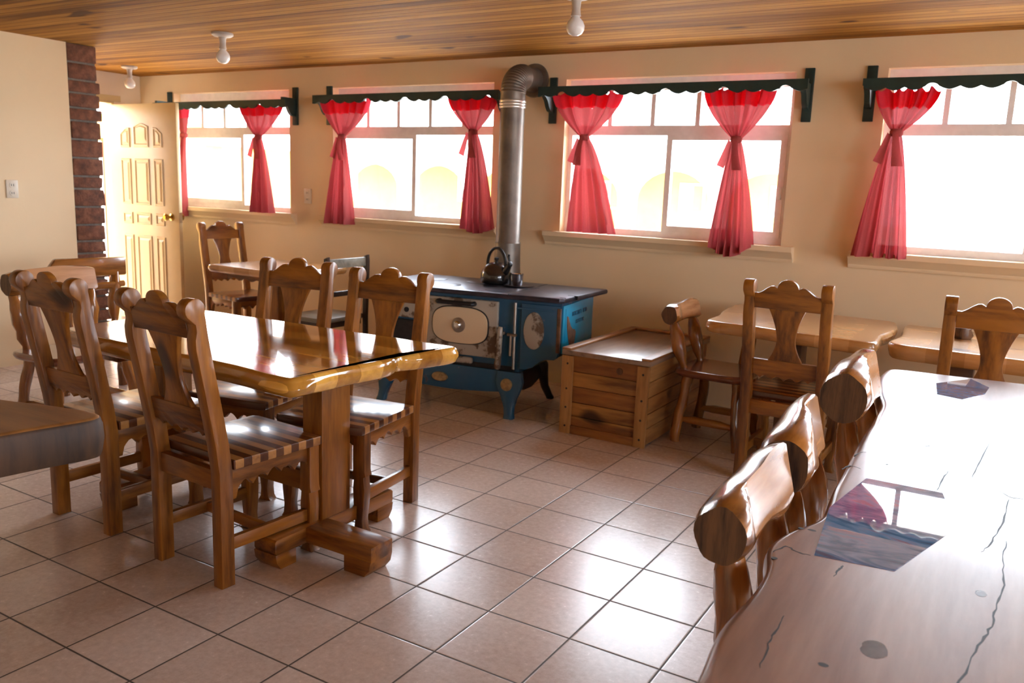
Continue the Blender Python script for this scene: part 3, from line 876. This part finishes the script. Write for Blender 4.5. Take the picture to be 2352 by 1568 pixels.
tD = thing('trestle_table', 'dark thick-topped table corner at the lower left edge, very close to the camera', 'table', (0, 0, 0))
mbD = MB()
slab(spline([(-3.9, .62), (-3.1, .56), (-2.42, .60), (-2.33, .64), (-2.27, 1.1), (-2.215, 1.38), (-2.25, 1.43), (-2.33, 1.435), (-2.7, 1.34), (-3.9, 1.14), (-3.95, .7)], 4), .70, .82, 8, .008, mbD, .008)
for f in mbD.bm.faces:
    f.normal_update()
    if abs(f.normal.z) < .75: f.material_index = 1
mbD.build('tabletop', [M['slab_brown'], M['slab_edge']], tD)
for x in (-3.62, -2.86):
    MB().box(x - .06, x + .06, .86, 1.03, .11, .705, .006).build('post', M['pine_z'], tD)
    MB().box(x - .055, x + .055, .70, 1.22, .0, .115, .01).build('foot_beam', M['pine_y'], tD)
MB().box(-3.56, -2.92, .92, .97, .2, .28, .004).build('long_stretcher', M['pine_x'], tD)

tF = thing('live_edge_table', 'pale live-edge table against the back wall, behind the chair seen from behind', 'table', (0, 0, 0))
slab(spline([(-1.50, 4.665), (-1.25, 4.625), (-1.0, 4.585), (-.75, 4.56), (-.60, 4.53), (-.565, 4.60), (-.585, 4.85), (-.555, 5.1), (-.58, 5.42), (-.63, 5.47), (-1.0, 5.50), (-1.5, 5.55), (-1.585, 5.53), (-1.56, 5.2), (-1.51, 4.9)], 4), .74, .81, 12, .014, MB()).build('tabletop', M['tabletop_pale'], tF)
for x, y in ((-1.44, 5.36), (-.72, 5.30)):
    MB().tube([(x, y, .76), (x + .012, y, .6), (x - .01, y, .35), (x, y, .15), (x + .008, y, 0)], [.045, .042, .046, .045, .05], 12, wob=.15, seed=4).build('log_leg', M['log_z'], tF, 60)
MB().box(-1.14, -1.02, 4.96, 5.12, .11, .75, .006).build('post', M['slab_dark'], tF)
MB().box(-1.135, -1.025, 4.74, 5.36, .0, .115, .01).build('foot_beam', M['slab_dark'], tF)

tG = thing('live_edge_table', 'pale live-edge table under the bright right window, holding a dark lump', 'table', (0, 0, 0))
slab(spline([(-.53, 4.68), (-.25, 4.63), (.2, 4.60), (.8, 4.55), (1.05, 4.58), (1.08, 5.0), (1.05, 5.36), (.5, 5.42), (0, 5.45), (-.50, 5.47), (-.53, 5.4), (-.515, 5.0)], 4), .72, .80, 16, .012, MB()).build('tabletop', M['tabletop_pale'], tG)
for x in (-.20, .8):
    MB().box(x - .06, x + .06, 4.96, 5.12, .11, .73, .006).build('post', M['slab_dark'], tG)
    MB().box(x - .055, x + .055, 4.72, 5.36, .0, .115, .01).build('foot_beam', M['slab_dark'], tG)

tH = thing('slab_table', 'long live-edge slab table with blue resin inlays in the right foreground', 'table', (0, 0, 0))
ptsH = [(-.335, .78), (-.332, 1.10), (-.348, 1.28), (-.337, 1.47), (-.350, 1.585), (-.377, 1.663), (-.357, 1.775), (-.316, 1.88), (-.314, 1.98), (-.332, 2.27), (-.346, 2.74), (-.352, 3.11), (-.395, 3.30), (-.428, 3.55), (-.432, 3.76), (-.412, 3.845), (-.25, 3.86), (.07, 3.895), (.42, 3.92), (.52, 3.86), (.56, 3.3), (.50, 2.6), (.56, 1.9), (.53, 1.2), (.50, .78), (.1, .74)]
slab(spline(ptsH, 3), .735, .82, 20, .006, MB(), .03).build('tabletop', M['bigtop'], tH)
S78 = lambda p: (p[0] * .7 / .74, p[1] * .7 / .74)
for poly in ([(-.284, 2.369), (-.099, 2.369), (-.075, 2.25), (-.064, 2.074), (-.141, 1.784), (-.295, 1.766), (-.324, 2.078)],
             [(-.239, 3.852), (-.121, 4.057), (-.047, 3.913), (-.057, 3.763), (-.127, 3.598), (-.217, 3.629)]):
    MB().prism([S78(p) for p in poly], 'z', .816, .8206).build('resin_inlay', M['resin'], tH)
CR = [[(.048, 2.293), (.038, 2.118), (.021, 1.974), (.006, 1.896)],
 [(.078, 2.319), (.052, 2.314), (.023, 2.349)], [(.047, 1.993), (.044, 1.873), (.049, 1.749), (.039, 1.631), (.034, 1.554), (.019, 1.469), (.001, 1.337), (-.03, 1.15), (-.03, 1.0)],
 [(-.096, 2.442), (-.102, 2.353), (-.106, 2.251)], [(-.01, 2.856), (-.026, 2.61), (-.038, 2.422)], [(-.221, 1.655), (-.225, 1.631), (-.227, 1.593)],
 [(-.271, 1.384), (-.268, 1.324), (-.267, 1.277), (-.26, 1.199)], [(-.352, 1.639), (-.336, 1.68), (-.311, 1.666), (-.285, 1.666)],
 [(-.335, 2.279), (-.323, 2.323), (-.294, 2.313)], [(-.329, 2.424), (-.319, 2.469), (-.307, 2.483)], [(-.174, 2.654), (-.158, 2.671), (-.143, 2.665)]]
rc = random.Random(5)
for pts in CR:
    sp2 = spline(pts, 5, False); n = len(sp2); lf_, rg_ = [], []
    for i, (x, y) in enumerate(sp2):
        a = Vector(sp2[min(i + 1, n - 1)]) - Vector(sp2[max(i - 1, 0)])
        nx, ny = a.y / a.length, -a.x / a.length
        w_ = (.0022 * math.sin(PI * min(1, .1 + i / (n - 1) * .85)) + .0002) * rc.uniform(.4, 1.15); j_ = rc.uniform(-.002, .002)
        lf_.append((x + nx * (w_ + j_), y + ny * (w_ + j_))); rg_.append((x + nx * (j_ - w_), y + ny * (j_ - w_)))
    MB().prism(lf_ + rg_[::-1], 'z', .818, .8203).build('crack', M['slot'], tH)
for x, y, a_, b2 in ((-.122, 1.358, .020, .030), (.013, 1.682, .010, .014), (-.342, 1.609, .006, .006), (-.311, 1.801, .009, .005), (-.333, 1.798, .006, .005), (-.181, 1.264, .008, .006), (-.241, 2.398, .004, .004)):
    MB().prism([(x + a_ * math.cos(k * PI / 10) * rc.uniform(.9, 1.1), y + b2 * math.sin(k * PI / 10)) for k in range(20)], 'z', .818, .8202).build('knot', M['knotgrey'] if a_ > .0095 else M['slot'], tH)
for y in (1.15, 3.25):
    MB().box(.02, .16, y - .09, y + .09, .11, .74, .008).build('post', M['slab_dark'], tH)
    MB().box(-.22, .40, y - .06, y + .06, .0, .115, .012).build('foot_beam', M['slab_dark'], tH)
MB().box(.06, .12, 1.24, 3.16, .22, .31, .006).build('long_stretcher', M['slab_dark'], tH)

# small dark lump on the right table
b = MB()
n = 12
b.rings([[(-.225 + rr * (1 + .25 * noise.noise(Vector((math.cos(a * PI / 6) * 2, math.sin(a * PI / 6) * 2, zz * 30)))) * math.cos(a * PI / 6), 5.13 + rr * .9 * math.sin(a * PI / 6), .80 + zz) for a in range(n)]
         for rr, zz in ((.02, 0), (.046, .001), (.052, .02), (.048, .05), (.05, .068), (.036, .08), (.015, .084))])
tag(b.build('dark_wood_lump', M['endgrain'], None, 60), 'small black-brown lump on the pale table under the bright window', 'ornament')

# dark slatted chair at the small table
t = thing('slat_back_chair', 'dark slat-back chair with a grey seat, half hidden behind a carved chair', 'chair', (-4.70, 4.93, 0), PI / 2)
for sx in (-1, 1):
    MB().prism([(-.245, 0), (-.21, 0), (-.205, .45), (-.215, .93), (-.25, .945), (-.255, .9), (-.24, .45)], 'x', sx * .225 - .016, sx * .225 + .016, .003).build('rear_post', M['darkwood'], t)
    MB().box(sx * .205 - .018, sx * .205 + .018, .16, .196, 0, .43, .003).build('front_leg', M['darkwood'], t)
    MB().box(sx * .215 - .010, sx * .215 + .010, -.21, .165, .2, .235).build('side_stretcher', M['darkwood'], t)
MB().box(-.21, .21, -.243, -.223, .855, .925, .004).build('top_slat', M['greyseat'], t)
MB().box(-.21, .21, -.236, -.216, .635, .675, .004).build('middle_slat', M['darkwood'], t)
MB().box(-.235, .235, -.205, .21, .43, .465, .008).build('seat', M['greyseat'], t)
MB().box(-.21, .21, -.19, .19, .385, .43).build('seat_frame', M['darkwood'], t)

# ------------------------------------------------------------------ wooden chest
ch = thing('wooden_chest', 'plank wooden chest with a framed lid standing beside the blue stove', 'chest', (0, 0, 0))
X0, X1, Y0, Y1, CH = -2.375, -1.795, 4.60, 5.66, .505
MB().box(X0 + .02, X1 - .02, Y0 + .02, Y1 - .02, .012, CH - .002).build('body', M['crate'], ch)
bds = [.012, .115, .205, .305, .40, CH]
pl = MB(); pr_ = MB(); pr2 = MB()
for z0, z1 in zip(bds, bds[1:]):
    pl.box(X0 + .006, X1 - .006, Y0 + .004, Y0 + .022, z0 + .002, z1 - .002, .003)
    pr_.box(X1 - .022, X1 - .003, Y0 + .02, Y1 - .01, z0 + .002, z1 - .002, .003)
    pr2.box(X0 + .003, X0 + .022, Y0 + .02, Y1 - .01, z0 + .002, z1 - .002, .003)
pl.build('front_planking', M['crate'], ch); pr_.build('side_planking', M['crate_y'], ch); pr2.build('side_planking', M['crate_y'], ch)
for x in (X0, X1 - .075):
    MB().box(x, x + .075, Y0 - .014, Y0 + .006, 0, CH - .005, .003).build('corner_batten', M['crate_z'], ch)
    for z_ in (.05, .17, .29, .45):
        MB().tube([(x + .04, Y0 - .0135, z_), (x + .04, Y0 - .0155, z_)], .007, 10).build('nail', M['slot'], ch)
MB().box(X0 + .075, X1 - .075, Y0 - .010, Y0 + .006, 0.0, .055, .003).build('base_batten', M['crate'], ch)
lid = MB().box(X0 + .0, X1 + .012, Y0 - .02, Y1, CH, CH + .03, .003).build('lid', M['lidwood'], ch)
lb = MB()
lb.box(X0, X0 + .06, Y0 - .02, Y1, CH + .03, CH + .045, .004); lb.box(X1 - .05, X1 + .014, Y0 - .02, Y1, CH + .03, CH + .045, .004)
lb.box(X0 + .06, X1 - .05, Y1 - .06, Y1, CH + .03, CH + .045, .004)
lb.build('lid_rim', M['crate_y'], ch)
kb = MB(); kb.tube([(X0 + .385, Y0 + .0045, .445), (X0 + .385, Y0 + .001, .445)], [.022, .020], 16); kb.build('knot', M['endgrain'], ch)

# ------------------------------------------------------------------ blue range stove
st = thing('wood_stove', 'old blue and white enamelled wood stove against the back wall', 'stove', (-2.76, 4.70, 0), math.radians(8))
XA, XB, DEP = -1.08, .285, .66
up = MB()
up.box(XA, 0.0, .02, DEP, .30, .795)
prof = [(0, .335), (.05, .335), (.10, .355), (.15, .40), (.19, .42), (.25, .425), (.275, .44), (.284, .475), (.284, .795), (0, .795)]
up.prism(prof, 'y', .012, DEP)
up.build('body', M['blue'], st)
MB().prism([(.012, .335), (.05, .335), (.10, .352), (.15, .396), (.19, .415), (.25, .42), (.272, .435), (.282, .475), (.282, .775), (.012, .775)], 'y', -.006, .014, .006).build('firebox_door', M['blue'], st)
b = MB(); b.box(-.045, .24, -.012, -.004, .735, .748, .002); b.build('firebox_moulding', M['blue'], st)
ov = MB()
el = lambda cx, cz, a, c, y, n=32, p=2.0: [(cx + a * abs(math.cos(k * 2 * PI / n)) ** (2 / p) * math.copysign(1, math.cos(k * 2 * PI / n)), y, cz + c * abs(math.sin(k * 2 * PI / n)) ** (2 / p) * math.copysign(1, math.sin(k * 2 * PI / n))) for k in range(n)]
ov.rings([el(.105, .60, .072, .125, -.004), el(.105, .60, .070, .122, -.014), el(.105, .60, .06, .11, -.018)]); ov.build('oval_plate', M['enamel'], st)
MB().box(.262, .286, -.010, .01, .47, .76, .004).build('hinge_strip', M['rust'], st)
hp = MB(); hp.tube([(-.028, -.012, .33), (-.028, -.012, .775)], .010, 10); hp.tube([(-.075, -.02, .56), (-.01, -.02, .56)], .010, 10); hp.tube([(-.05, -.02, .56), (-.052, -.02, .42)], .009, 8)
hp.build('hinge_rod', M['steel'], st)
# side panel, lettering and worn emblem on the right face
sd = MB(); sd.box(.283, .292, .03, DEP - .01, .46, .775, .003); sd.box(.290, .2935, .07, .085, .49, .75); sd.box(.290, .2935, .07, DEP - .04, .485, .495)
sd.build('side_panel', M['bluelit'], st)
em = [(.10, .70), (.125, .695), (.15, .66), (.18, .625), (.22, .60), (.26, .595), (.285, .575), (.28, .54), (.265, .50), (.235, .49), (.19, .485), (.165, .50), (.14, .545), (.115, .60), (.10, .65)]
MB().prism(em, 'x', .290, .2945, .001).build('worn_emblem', M['rust'], st)
rl = random.Random(12)
lt = MB()
for (ya, yb_, z_, h) in ((.20, .50, .690, .028), (.28, .44, .632, .024)):
    y_ = ya
    while y_ < yb_:
        wd = rl.uniform(.012, .02)
        if rl.random() > .15:
            lt.box(.2915, .2938, y_, y_ + .004, z_, z_ + h); lt.box(.2915, .2938, y_, y_ + wd, z_ + h - .005, z_ + h)
            if rl.random() > .4: lt.box(.2915, .2938, y_ + wd - .004, y_ + wd, z_, z_ + h)
            if rl.random() > .5: lt.box(.2915, .2938, y_, y_ + wd, z_, z_ + .005)
        y_ += wd + .007
lt.build('lettering', M['blue'], st)
# oven door
MB().box(-.70, -.155, -.014, .022, .385, .77, .008).build('oven_door', M['enamel'], st)
o2 = MB(); o2.rings([el(-.428, .588, .216, .131, -.012, 40, 3.0), el(-.428, .588, .214, .129, -.018, 40, 3.0), el(-.428, .588, .210, .126, -.020, 40, 3.0)]); o2.build('oval_rim', M['iron'], st)
o3 = MB(); o3.rings([el(-.428, .588, .208, .125, -.018, 40, 3.0), el(-.428, .588, .205, .122, -.026, 40, 3.0), el(-.428, .588, .19, .11, -.029, 40, 3.0)]); o3.build('oval_panel', M['cream_oval'], st)
g1 = MB(); g1.tube([(-.432, -.026, .59), (-.432, -.036, .59), (-.432, -.040, .59)], [.050, .050, .042], 24); g1.build('thermometer_rim', M['steel'], st)
g2 = MB(); g2.tube([(-.436, -.038, .592), (-.436, -.052, .592), (-.436, -.058, .592)], [.028, .026, .018], 20); g2.build('thermometer_glass', M['chrome'], st)
hd = MB(); hd.tube([(-.585, -.012, .742), (-.585, -.045, .742), (-.58, -.048, .741), (-.33, -.048, .741), (-.325, -.045, .741), (-.325, -.012, .741)], [.017, .016, .015, .015, .016, .017], 10); hd.build('oven_handle', M['iron'], st)
vh = MB(); vh.tube([(-.115, -.045, .61), (-.116, -.05, .59), (-.122, -.05, .42), (-.128, -.048, .36), (-.13, -.04, .33)], [.014, .019, .019, .023, .018], 12); vh.tube([(-.118, -.045, .56), (-.118, .02, .56)], .012, 8); vh.build('grip_bar', M['enamel'], st)
op = MB(); op.box(-.575, -.335, -.006, .022, .325, .372, .018); op.build('name_plate', M['enamel'], st)
ob = MB(); ob.box(-.98, -.72, -.004, .022, .60, .70, .004); ob.build('damper_panel', M['enamel'], st)
dk = MB(); dk.tube([(-.85, -.004, .655), (-.85, -.010, .655)], .018, 12); dk.box(-.98, -.72, -.004, .022, .385, .585, .004); dk.build('ash_door', M['iron'], st)
for x in (-1.05, -1.0):
    p_ = MB(); p_.tube([(x, -.01, .33), (x, -.012, .5), (x, -.012, .62), (x, -.01, .77)], [.012, .010, .010, .012], 8); p_.build('front_rod', M['steel'], st)
# range top
tp = MB(); tp.prism([(XA - .03, -.045), (.285, -.045), (.312, -.02), (.385, DEP + .015), (XA - .03, DEP + .03)], 'z', .797, .832, .012); tp.build('range_top', M['irontop'], st)
for x, y in ((-.86, .42), (-.50, .44), (-.12, .38), (-.62, .15), (-.22, .14)):
    q = MB(); q.lathe([(0, .831), (.098, .831), (.098, .8345), (.09, .836), (0, .836)], 28, (x, y, 0)); q.build('cooking_lid', M['irontop'], st)
jt = MB(); jt.box(-.072, -.064, -.047, DEP, .826, .8335); jt.box(.275, .345, .14, .147, .81, .8337); jt.box(.27, .31, .0, .006, .81, .8337); jt.build('top_seam', M['iron'], st)
# base skirt and legs
sk = MB()
sk.prism([(-.98, .31), (-.10, .31), (-.10, .165)] + [(-.10 - .88 * k / 12, .165 - .028 * math.sin(PI * k / 12)) for k in range(1, 12)] + [(-.98, .16)], 'y', -.012, .012, .004)
sk.build('skirt', M['blue'], st)
bx = MB(); bx.box(-.98, -.03, .012, .58, .22, .34); bx.prism([(.012, .33), (.58, .33), (.60, .26), (.50, .17), (.35, .135), (.2, .14), (.05, .19)], 'x', -.10, -.03, .01); bx.build('ash_box', M['iron'], st)
vt = MB(); vt.rings([el(-.575, .215, .062, .034, -.011), el(-.575, .215, .058, .031, -.022), el(-.575, .205, .04, .018, -.026)]); vt.build('draft_plate', M['bronze'], st)
def leg(x, y, sx, sy, m):
    q = MB()
    rows_ = [(.31, .085, .0), (.24, .095, .0), (.19, .080, .004), (.13, .052, .012), (.07, .034, .022), (.03, .030, .034), (.0, .034, .046)]
    rg = []
    for z_, w_, o_ in rows_:
        cx, cy_ = x + sx * o_ * .5, y + sy * (o_)
        rg.append([(cx + w_ * a, cy_ + .028 * b_, z_) for a, b_ in ((-1, -.7), (-.7, -1), (.7, -1), (1, -.7), (1, .7), (.7, 1), (-.7, 1), (-1, .7))])
    q.rings(rg); q.build('leg', m, st, 50)
leg(-.055, .0, 1, -1, M['blue']); leg(-1.00, .0, -1, -1, M['blue'])
def back_leg(x, sx):
    q = MB(); q.tube([(x, .50, .30), (x + sx * .03, .555, .25), (x + sx * .04, .56, .18), (x + sx * .05, .575, .10), (x + sx * .075, .61, .02), (x + sx * .08, .62, .0)], [.06, .05, .038, .030, .026, .03], 10); q.build('leg', M['iron'], st, 60)
back_leg(-.07, 1); back_leg(-.95, -1)
rs = MB(); rs.tube([(-.066, -.026, .222), (-.066, -.036, .222), (-.066, -.040, .222)], [.044, .040, .026], 20); rs.build('rosette', M['bronze'], st)

# stovepipe
sp_ = thing('stovepipe', 'grey metal stovepipe rising from the stove and bending into the wall', 'pipe', (-3.345, 5.47, 0))
R_ = .092
MB().tube([(0, 0, .83), (0, 0, .92), (0, 0, 1.10)], [.108, .102, R_ + .004], 28).build('lower_section', M['pipe'], sp_, 60)
MB().tube([(0, 0, 1.10), (0, 0, 1.11), (0, 0, 2.09)], [R_ + .006, R_, R_ - .002], 28).build('upper_section', M['pipe'], sp_, 60)
q = MB()
for z_ in (2.095, 2.115, 2.135):
    q.tube([(0, 0, z_ - .01), (0, 0, z_), (0, 0, z_ + .008)], [R_ + .003, R_ + .008, R_ + .003], 28)
q.build('joint_band', M['band'], sp_, 60)
q = MB(); pe = [(0, 0, 2.14)]; re_ = [R_ + .002]
for k in range(0, 29):
    a = k / 28 * PI / 2
    pe.append((0, .13 - .13 * math.cos(a), 2.19 + .13 * math.sin(a))); re_.append(R_ + (.004 if k % 2 else .0))
pe.append((0, .16, 2.32)); re_.append(R_)
q.tube(pe, re_, 28); q.build('elbow', M['pipe'], sp_, 25)
MB().tube([(0, .15, 2.32), (0, .305, 2.32)], R_ - .004, 28).build('wall_section', M['pipe'], sp_, 60)
MB().tube([(0, .290, 2.32), (0, .306, 2.32), (0, .309, 2.32)], [R_ + .03, R_ + .034, R_ + .03], 28).build('wall_flange', M['pipe'], sp_, 60)

# kettle, pot lifter cup
kt = thing('kettle', 'black whistling kettle standing on the blue stove beside the pipe', 'kettle', (-3.20, 5.09, .836), -.25)
MB().lathe([(0, 0), (.098, 0), (.106, .006), (.112, .03), (.110, .065), (.098, .098), (.078, .122), (.0, .122)], 32).build('body', M['kettle'], kt, 50)
MB().lathe([(0, .121), (.079, .121), (.062, .136), (.038, .146), (.0, .150)], 32).build('lid', M['kettle_lid'], kt, 50)
MB().lathe([(0, .149), (.012, .149), (.010, .160), (.018, .170), (.016, .182), (0, .186)], 16).build('lid_knob', M['rubber'], kt, 60)
hp_ = [(.092 * math.cos(a), 0, .135 + .115 * math.sin(a)) for a in [PI * k / 14 for k in range(15)]]
q = MB(); q.tube([(.088, 0, .10)] + hp_ + [(-.088, 0, .10)], [.009] + [.011] * 15 + [.009], 10); q.build('handle', M['rubber'], kt, 60)
q = MB(); q.tube([(.085, 0, .085), (.115, 0, .115), (.135, 0, .145)], [.032, .023, .017], 14); q.build('spout', M['kettle'], kt, 60)
q = MB(); q.tube([(.133, 0, .142), (.140, 0, .152), (.146, 0, .158)], [.021, .021, .016], 14); q.tube([(.135, 0, .158), (.120, 0, .20), (.128, 0, .215)], [.007, .009, .008], 8); q.build('whistle_cap', M['rubber'], kt, 60)
sc_ = thing('saucer', 'flat metal saucer on the stove in front of the pipe', 'saucer', (-2.985, 5.06, .834))
MB().lathe([(0, .0), (.07, .0), (.105, .006), (.106, .009), (.07, .005), (0, .004)], 28).build('plate', M['irontop'], sc_, 60)
cp_ = thing('small_cup', 'small shiny metal cup on the saucer beside the kettle', 'cup', (-2.985, 5.03, .841))
cp_.scale = (1.35, 1.35, 1.35)
MB().lathe([(0, 0), (.022, 0), (.026, .01), (.030, .05), (.033, .062), (.030, .062), (.026, .045), (0, .01)], 20).build('cup_body', M['chrome'], cp_, 60)
q = MB(); q.tube([(-.028, 0, .055), (-.042, 0, .06), (-.048, 0, .04), (-.042, 0, .015), (-.044, 0, .0)], .006, 8); q.build('cup_handle', M['rubber'], cp_, 60)

# ------------------------------------------------------------------ outside
struct(MB().box(-70, 25, -40, 60, -.25, -.13).build('courtyard_ground', M['paving']))
def arcade(x0, n, pitch, y, label, name='courtyard_building'):
    t = thing(name, label, 'building', (0, 0, 0))
    x1 = x0 + n * pitch
    MB().box(x0, x1, y + 2.2, y + 2.5, -.13, 3.4).build('rear_wall', M['ochre'], t)
    up_ = MB(); up_.box(x0, x1, y, y + 2.5, 3.4, 6.4); up_.build('upper_storey', M['stucco'], t)
    MB().box(x0 - .4, x1 + .4, y - .5, y + 3, 6.4, 6.6).build('roof', M['rooftile'], t)
    for k in range(n):
        a, b2 = x0 + k * pitch, x0 + (k + 1) * pitch
        w0, w1 = a + .28, b2 - .28
        c = (w0 + w1) / 2; r = (w1 - w0) / 2
        ar = [(c + r * math.cos(PI * q / 14), 1.25 + .95 * math.sin(PI * q / 14)) for q in range(15)]
        poly = [(a, -.13), (a, 3.4), (b2, 3.4), (b2, -.13), (w1, -.13)] + ar + [(w0, -.13)]
        MB().prism(poly, 'y', y, y + .3).build('arch_bay', M['stucco'], t)
        f = MB()
        wx = c - .5
        f.box(wx, wx + .9, y + 2.15, y + 2.2, .85, .92); f.box(wx, wx + .9, y + 2.15, y + 2.2, 1.78, 1.85); f.box(wx, wx + .07, y + 2.15, y + 2.2, .92, 1.78); f.box(wx + .83, wx + .9, y + 2.15, y + 2.2, .92, 1.78); f.box(wx + .42, wx + .48, y + 2.15, y + 2.2, .92, 1.78)
        o = f.build('window_frame', M['stucco'], t)
        MB().box(wx + .07, wx + .42, y + 2.18, y + 2.2, .92, 1.78).build('window_pane', M['farglass'], o)
        f = MB(); f.box(c - .5, c - .43, y - .03, y, 4.2, 5.4); f.box(c + .43, c + .5, y - .03, y, 4.2, 5.4); f.box(c - .43, c + .43, y - .03, y, 5.33, 5.4); f.box(c - .43, c + .43, y - .03, y, 4.2, 4.27)
        o = f.build('window_frame', M['stucco'], t)
        MB().box(c - .43, c + .43, y - .012, y, 4.27, 5.33).build('window_pane', M['farglass'], o)
    return t
struct(MB().box(-9.9, XL - .1, 2.2, 5.95, 2.50, 2.58).build('added_shade_roof', M['rooftile']))  # unseen roof, added to cut the daylight falling on the door leaf
arcade(-30.0, 8, 3.1, 26.0, 'pale two-storey building with ochre arches across the courtyard')
# low ochre house beyond the first window and the open door
t = thing('gabled_house', 'ochre gabled house outside beyond the open door', 'building', (0, 0, 0))
MB().prism([(-24, -.13), (-14.5, -.13), (-14.5, 2.2), (-17.5, 3.6), (-24, 2.3)], 'y', 11.0, 16.0).build('house_walls', M['ochre'], t)
MB().prism([(-24.6, 2.22), (-17.5, 3.72), (-14.0, 2.1), (-14.0, 2.35), (-17.5, 3.98), (-24.6, 2.48)], 'y', 10.4, 16.4).build('roof', M['stucco'], t)
o = MB().box(-15.9, -14.9, 10.94, 11.0, .0, 1.95).build('house_door', M['farglass'], t)
o = MB().box(-18.9, -17.5, 10.94, 11.0, .7, 1.75).build('window_frame', M['stucco'], t)
MB().box(-18.8, -17.6, 10.93, 10.95, .8, 1.65).build('window_pane', M['farglass'], o)
t = thing('neighbour_house', 'ochre house with a brown door seen through the open doorway', 'building', (0, 0, 0))
MB().box(-14.5, -10.6, 2.5, 8.6, -.13, 2.26).build('house_walls', M['ochre'], t)
MB().box(-14.7, -10.5, 2.3, 8.8, 2.26, 2.34).build('roof', M['stucco'], t)
MB().box(-10.61, -10.55, 6.93, 7.01, -.13, 1.95).build('door_post', M['redpaint'], t)
MB().box(-10.61, -10.57, 6.2, 6.92, -.13, 1.90).build('house_door', M['stucco'], t)

# ------------------------------------------------------------------ daylight
wd = bpy.data.worlds.new('World'); scn.world = wd; wd.use_nodes = True
nt = wd.node_tree; bg = nt.nodes['Background']
bg.inputs[0].default_value = (.81, .885, 1.0, 1); bg.inputs[1].default_value = 8.0
sl = bpy.data.lights.new('sun', 'SUN'); sl.energy = 8.0; sl.angle = .02; sl.color = (1, .93, .82)
so = bpy.data.objects.new('sun', sl); COL.objects.link(so)
so.rotation_euler = Vector((.0, .15, -.99)).to_track_quat('-Z', 'Y').to_euler()
def portal(cx, cy, cz, w_, h_, d):
    l = bpy.data.lights.new('window_portal', 'AREA'); l.shape = 'RECTANGLE'; l.size = w_ * K; l.size_y = h_ * K
    l.cycles.is_portal = True
    o = bpy.data.objects.new('window_portal', l); COL.objects.link(o)
    o.location = Vector((cx, cy, cz)) * K
    o.rotation_euler = Vector(d).to_track_quat('-Z', 'Y').to_euler()
for a, b2 in WIN:
    portal((a + b2) / 2, YW + .18, (ZS + ZT) / 2, b2 - a, ZT - ZS, (0, -1, 0))
for a, b2 in FILL_WIN:
    portal(XR + .18, (a + b2) / 2, 1.65, b2 - a, 1.3, (-1, 0, 0))
portal(XL - .12, (DY0 + DY1) / 2, DZ / 2, DY1 - DY0, DZ, (1, 0, 0))

# ------------------------------------------------------------------ camera
f_px, yaw, pitch, roll = 1931.68, -.5393401, .18211655, .0378424
fwd = Vector((math.sin(yaw) * math.cos(pitch), math.cos(yaw) * math.cos(pitch), -math.sin(pitch)))
rt = Vector((math.cos(yaw), -math.sin(yaw), 0)); upv = rt.cross(fwd)
r2 = rt * math.cos(roll) + upv * math.sin(roll); u2 = upv * math.cos(roll) - rt * math.sin(roll)
cam = bpy.data.cameras.new('camera'); cam.sensor_width = 36; cam.lens = f_px / 2352 * 36
co = bpy.data.objects.new('camera', cam); COL.objects.link(co)
mw = Matrix((r2, u2, -fwd)).transposed().to_4x4(); mw.translation = Vector((0, 0, 4.6068978 * .33)) * K
co.matrix_world = mw
cam.clip_start = .02
cam.dof.use_dof = True; cam.dof.focus_distance = 2.3; cam.dof.aperture_fstop = 6.3
scn.camera = co
vs = scn.view_settings
vs.view_transform = 'Standard'; vs.look = 'None'; vs.gamma = 1; vs.exposure = 1.68
vs.use_curve_mapping = False
cy_ = scn.cycles
cy_.use_denoising = True
cy_.max_bounces = 7; cy_.diffuse_bounces = 4; cy_.glossy_bounces = 4; cy_.transparent_max_bounces = 12; cy_.transmission_bounces = 4
cy_.sample_clamp_indirect = 8.0
cy_.use_adaptive_sampling = True; cy_.adaptive_threshold = .04
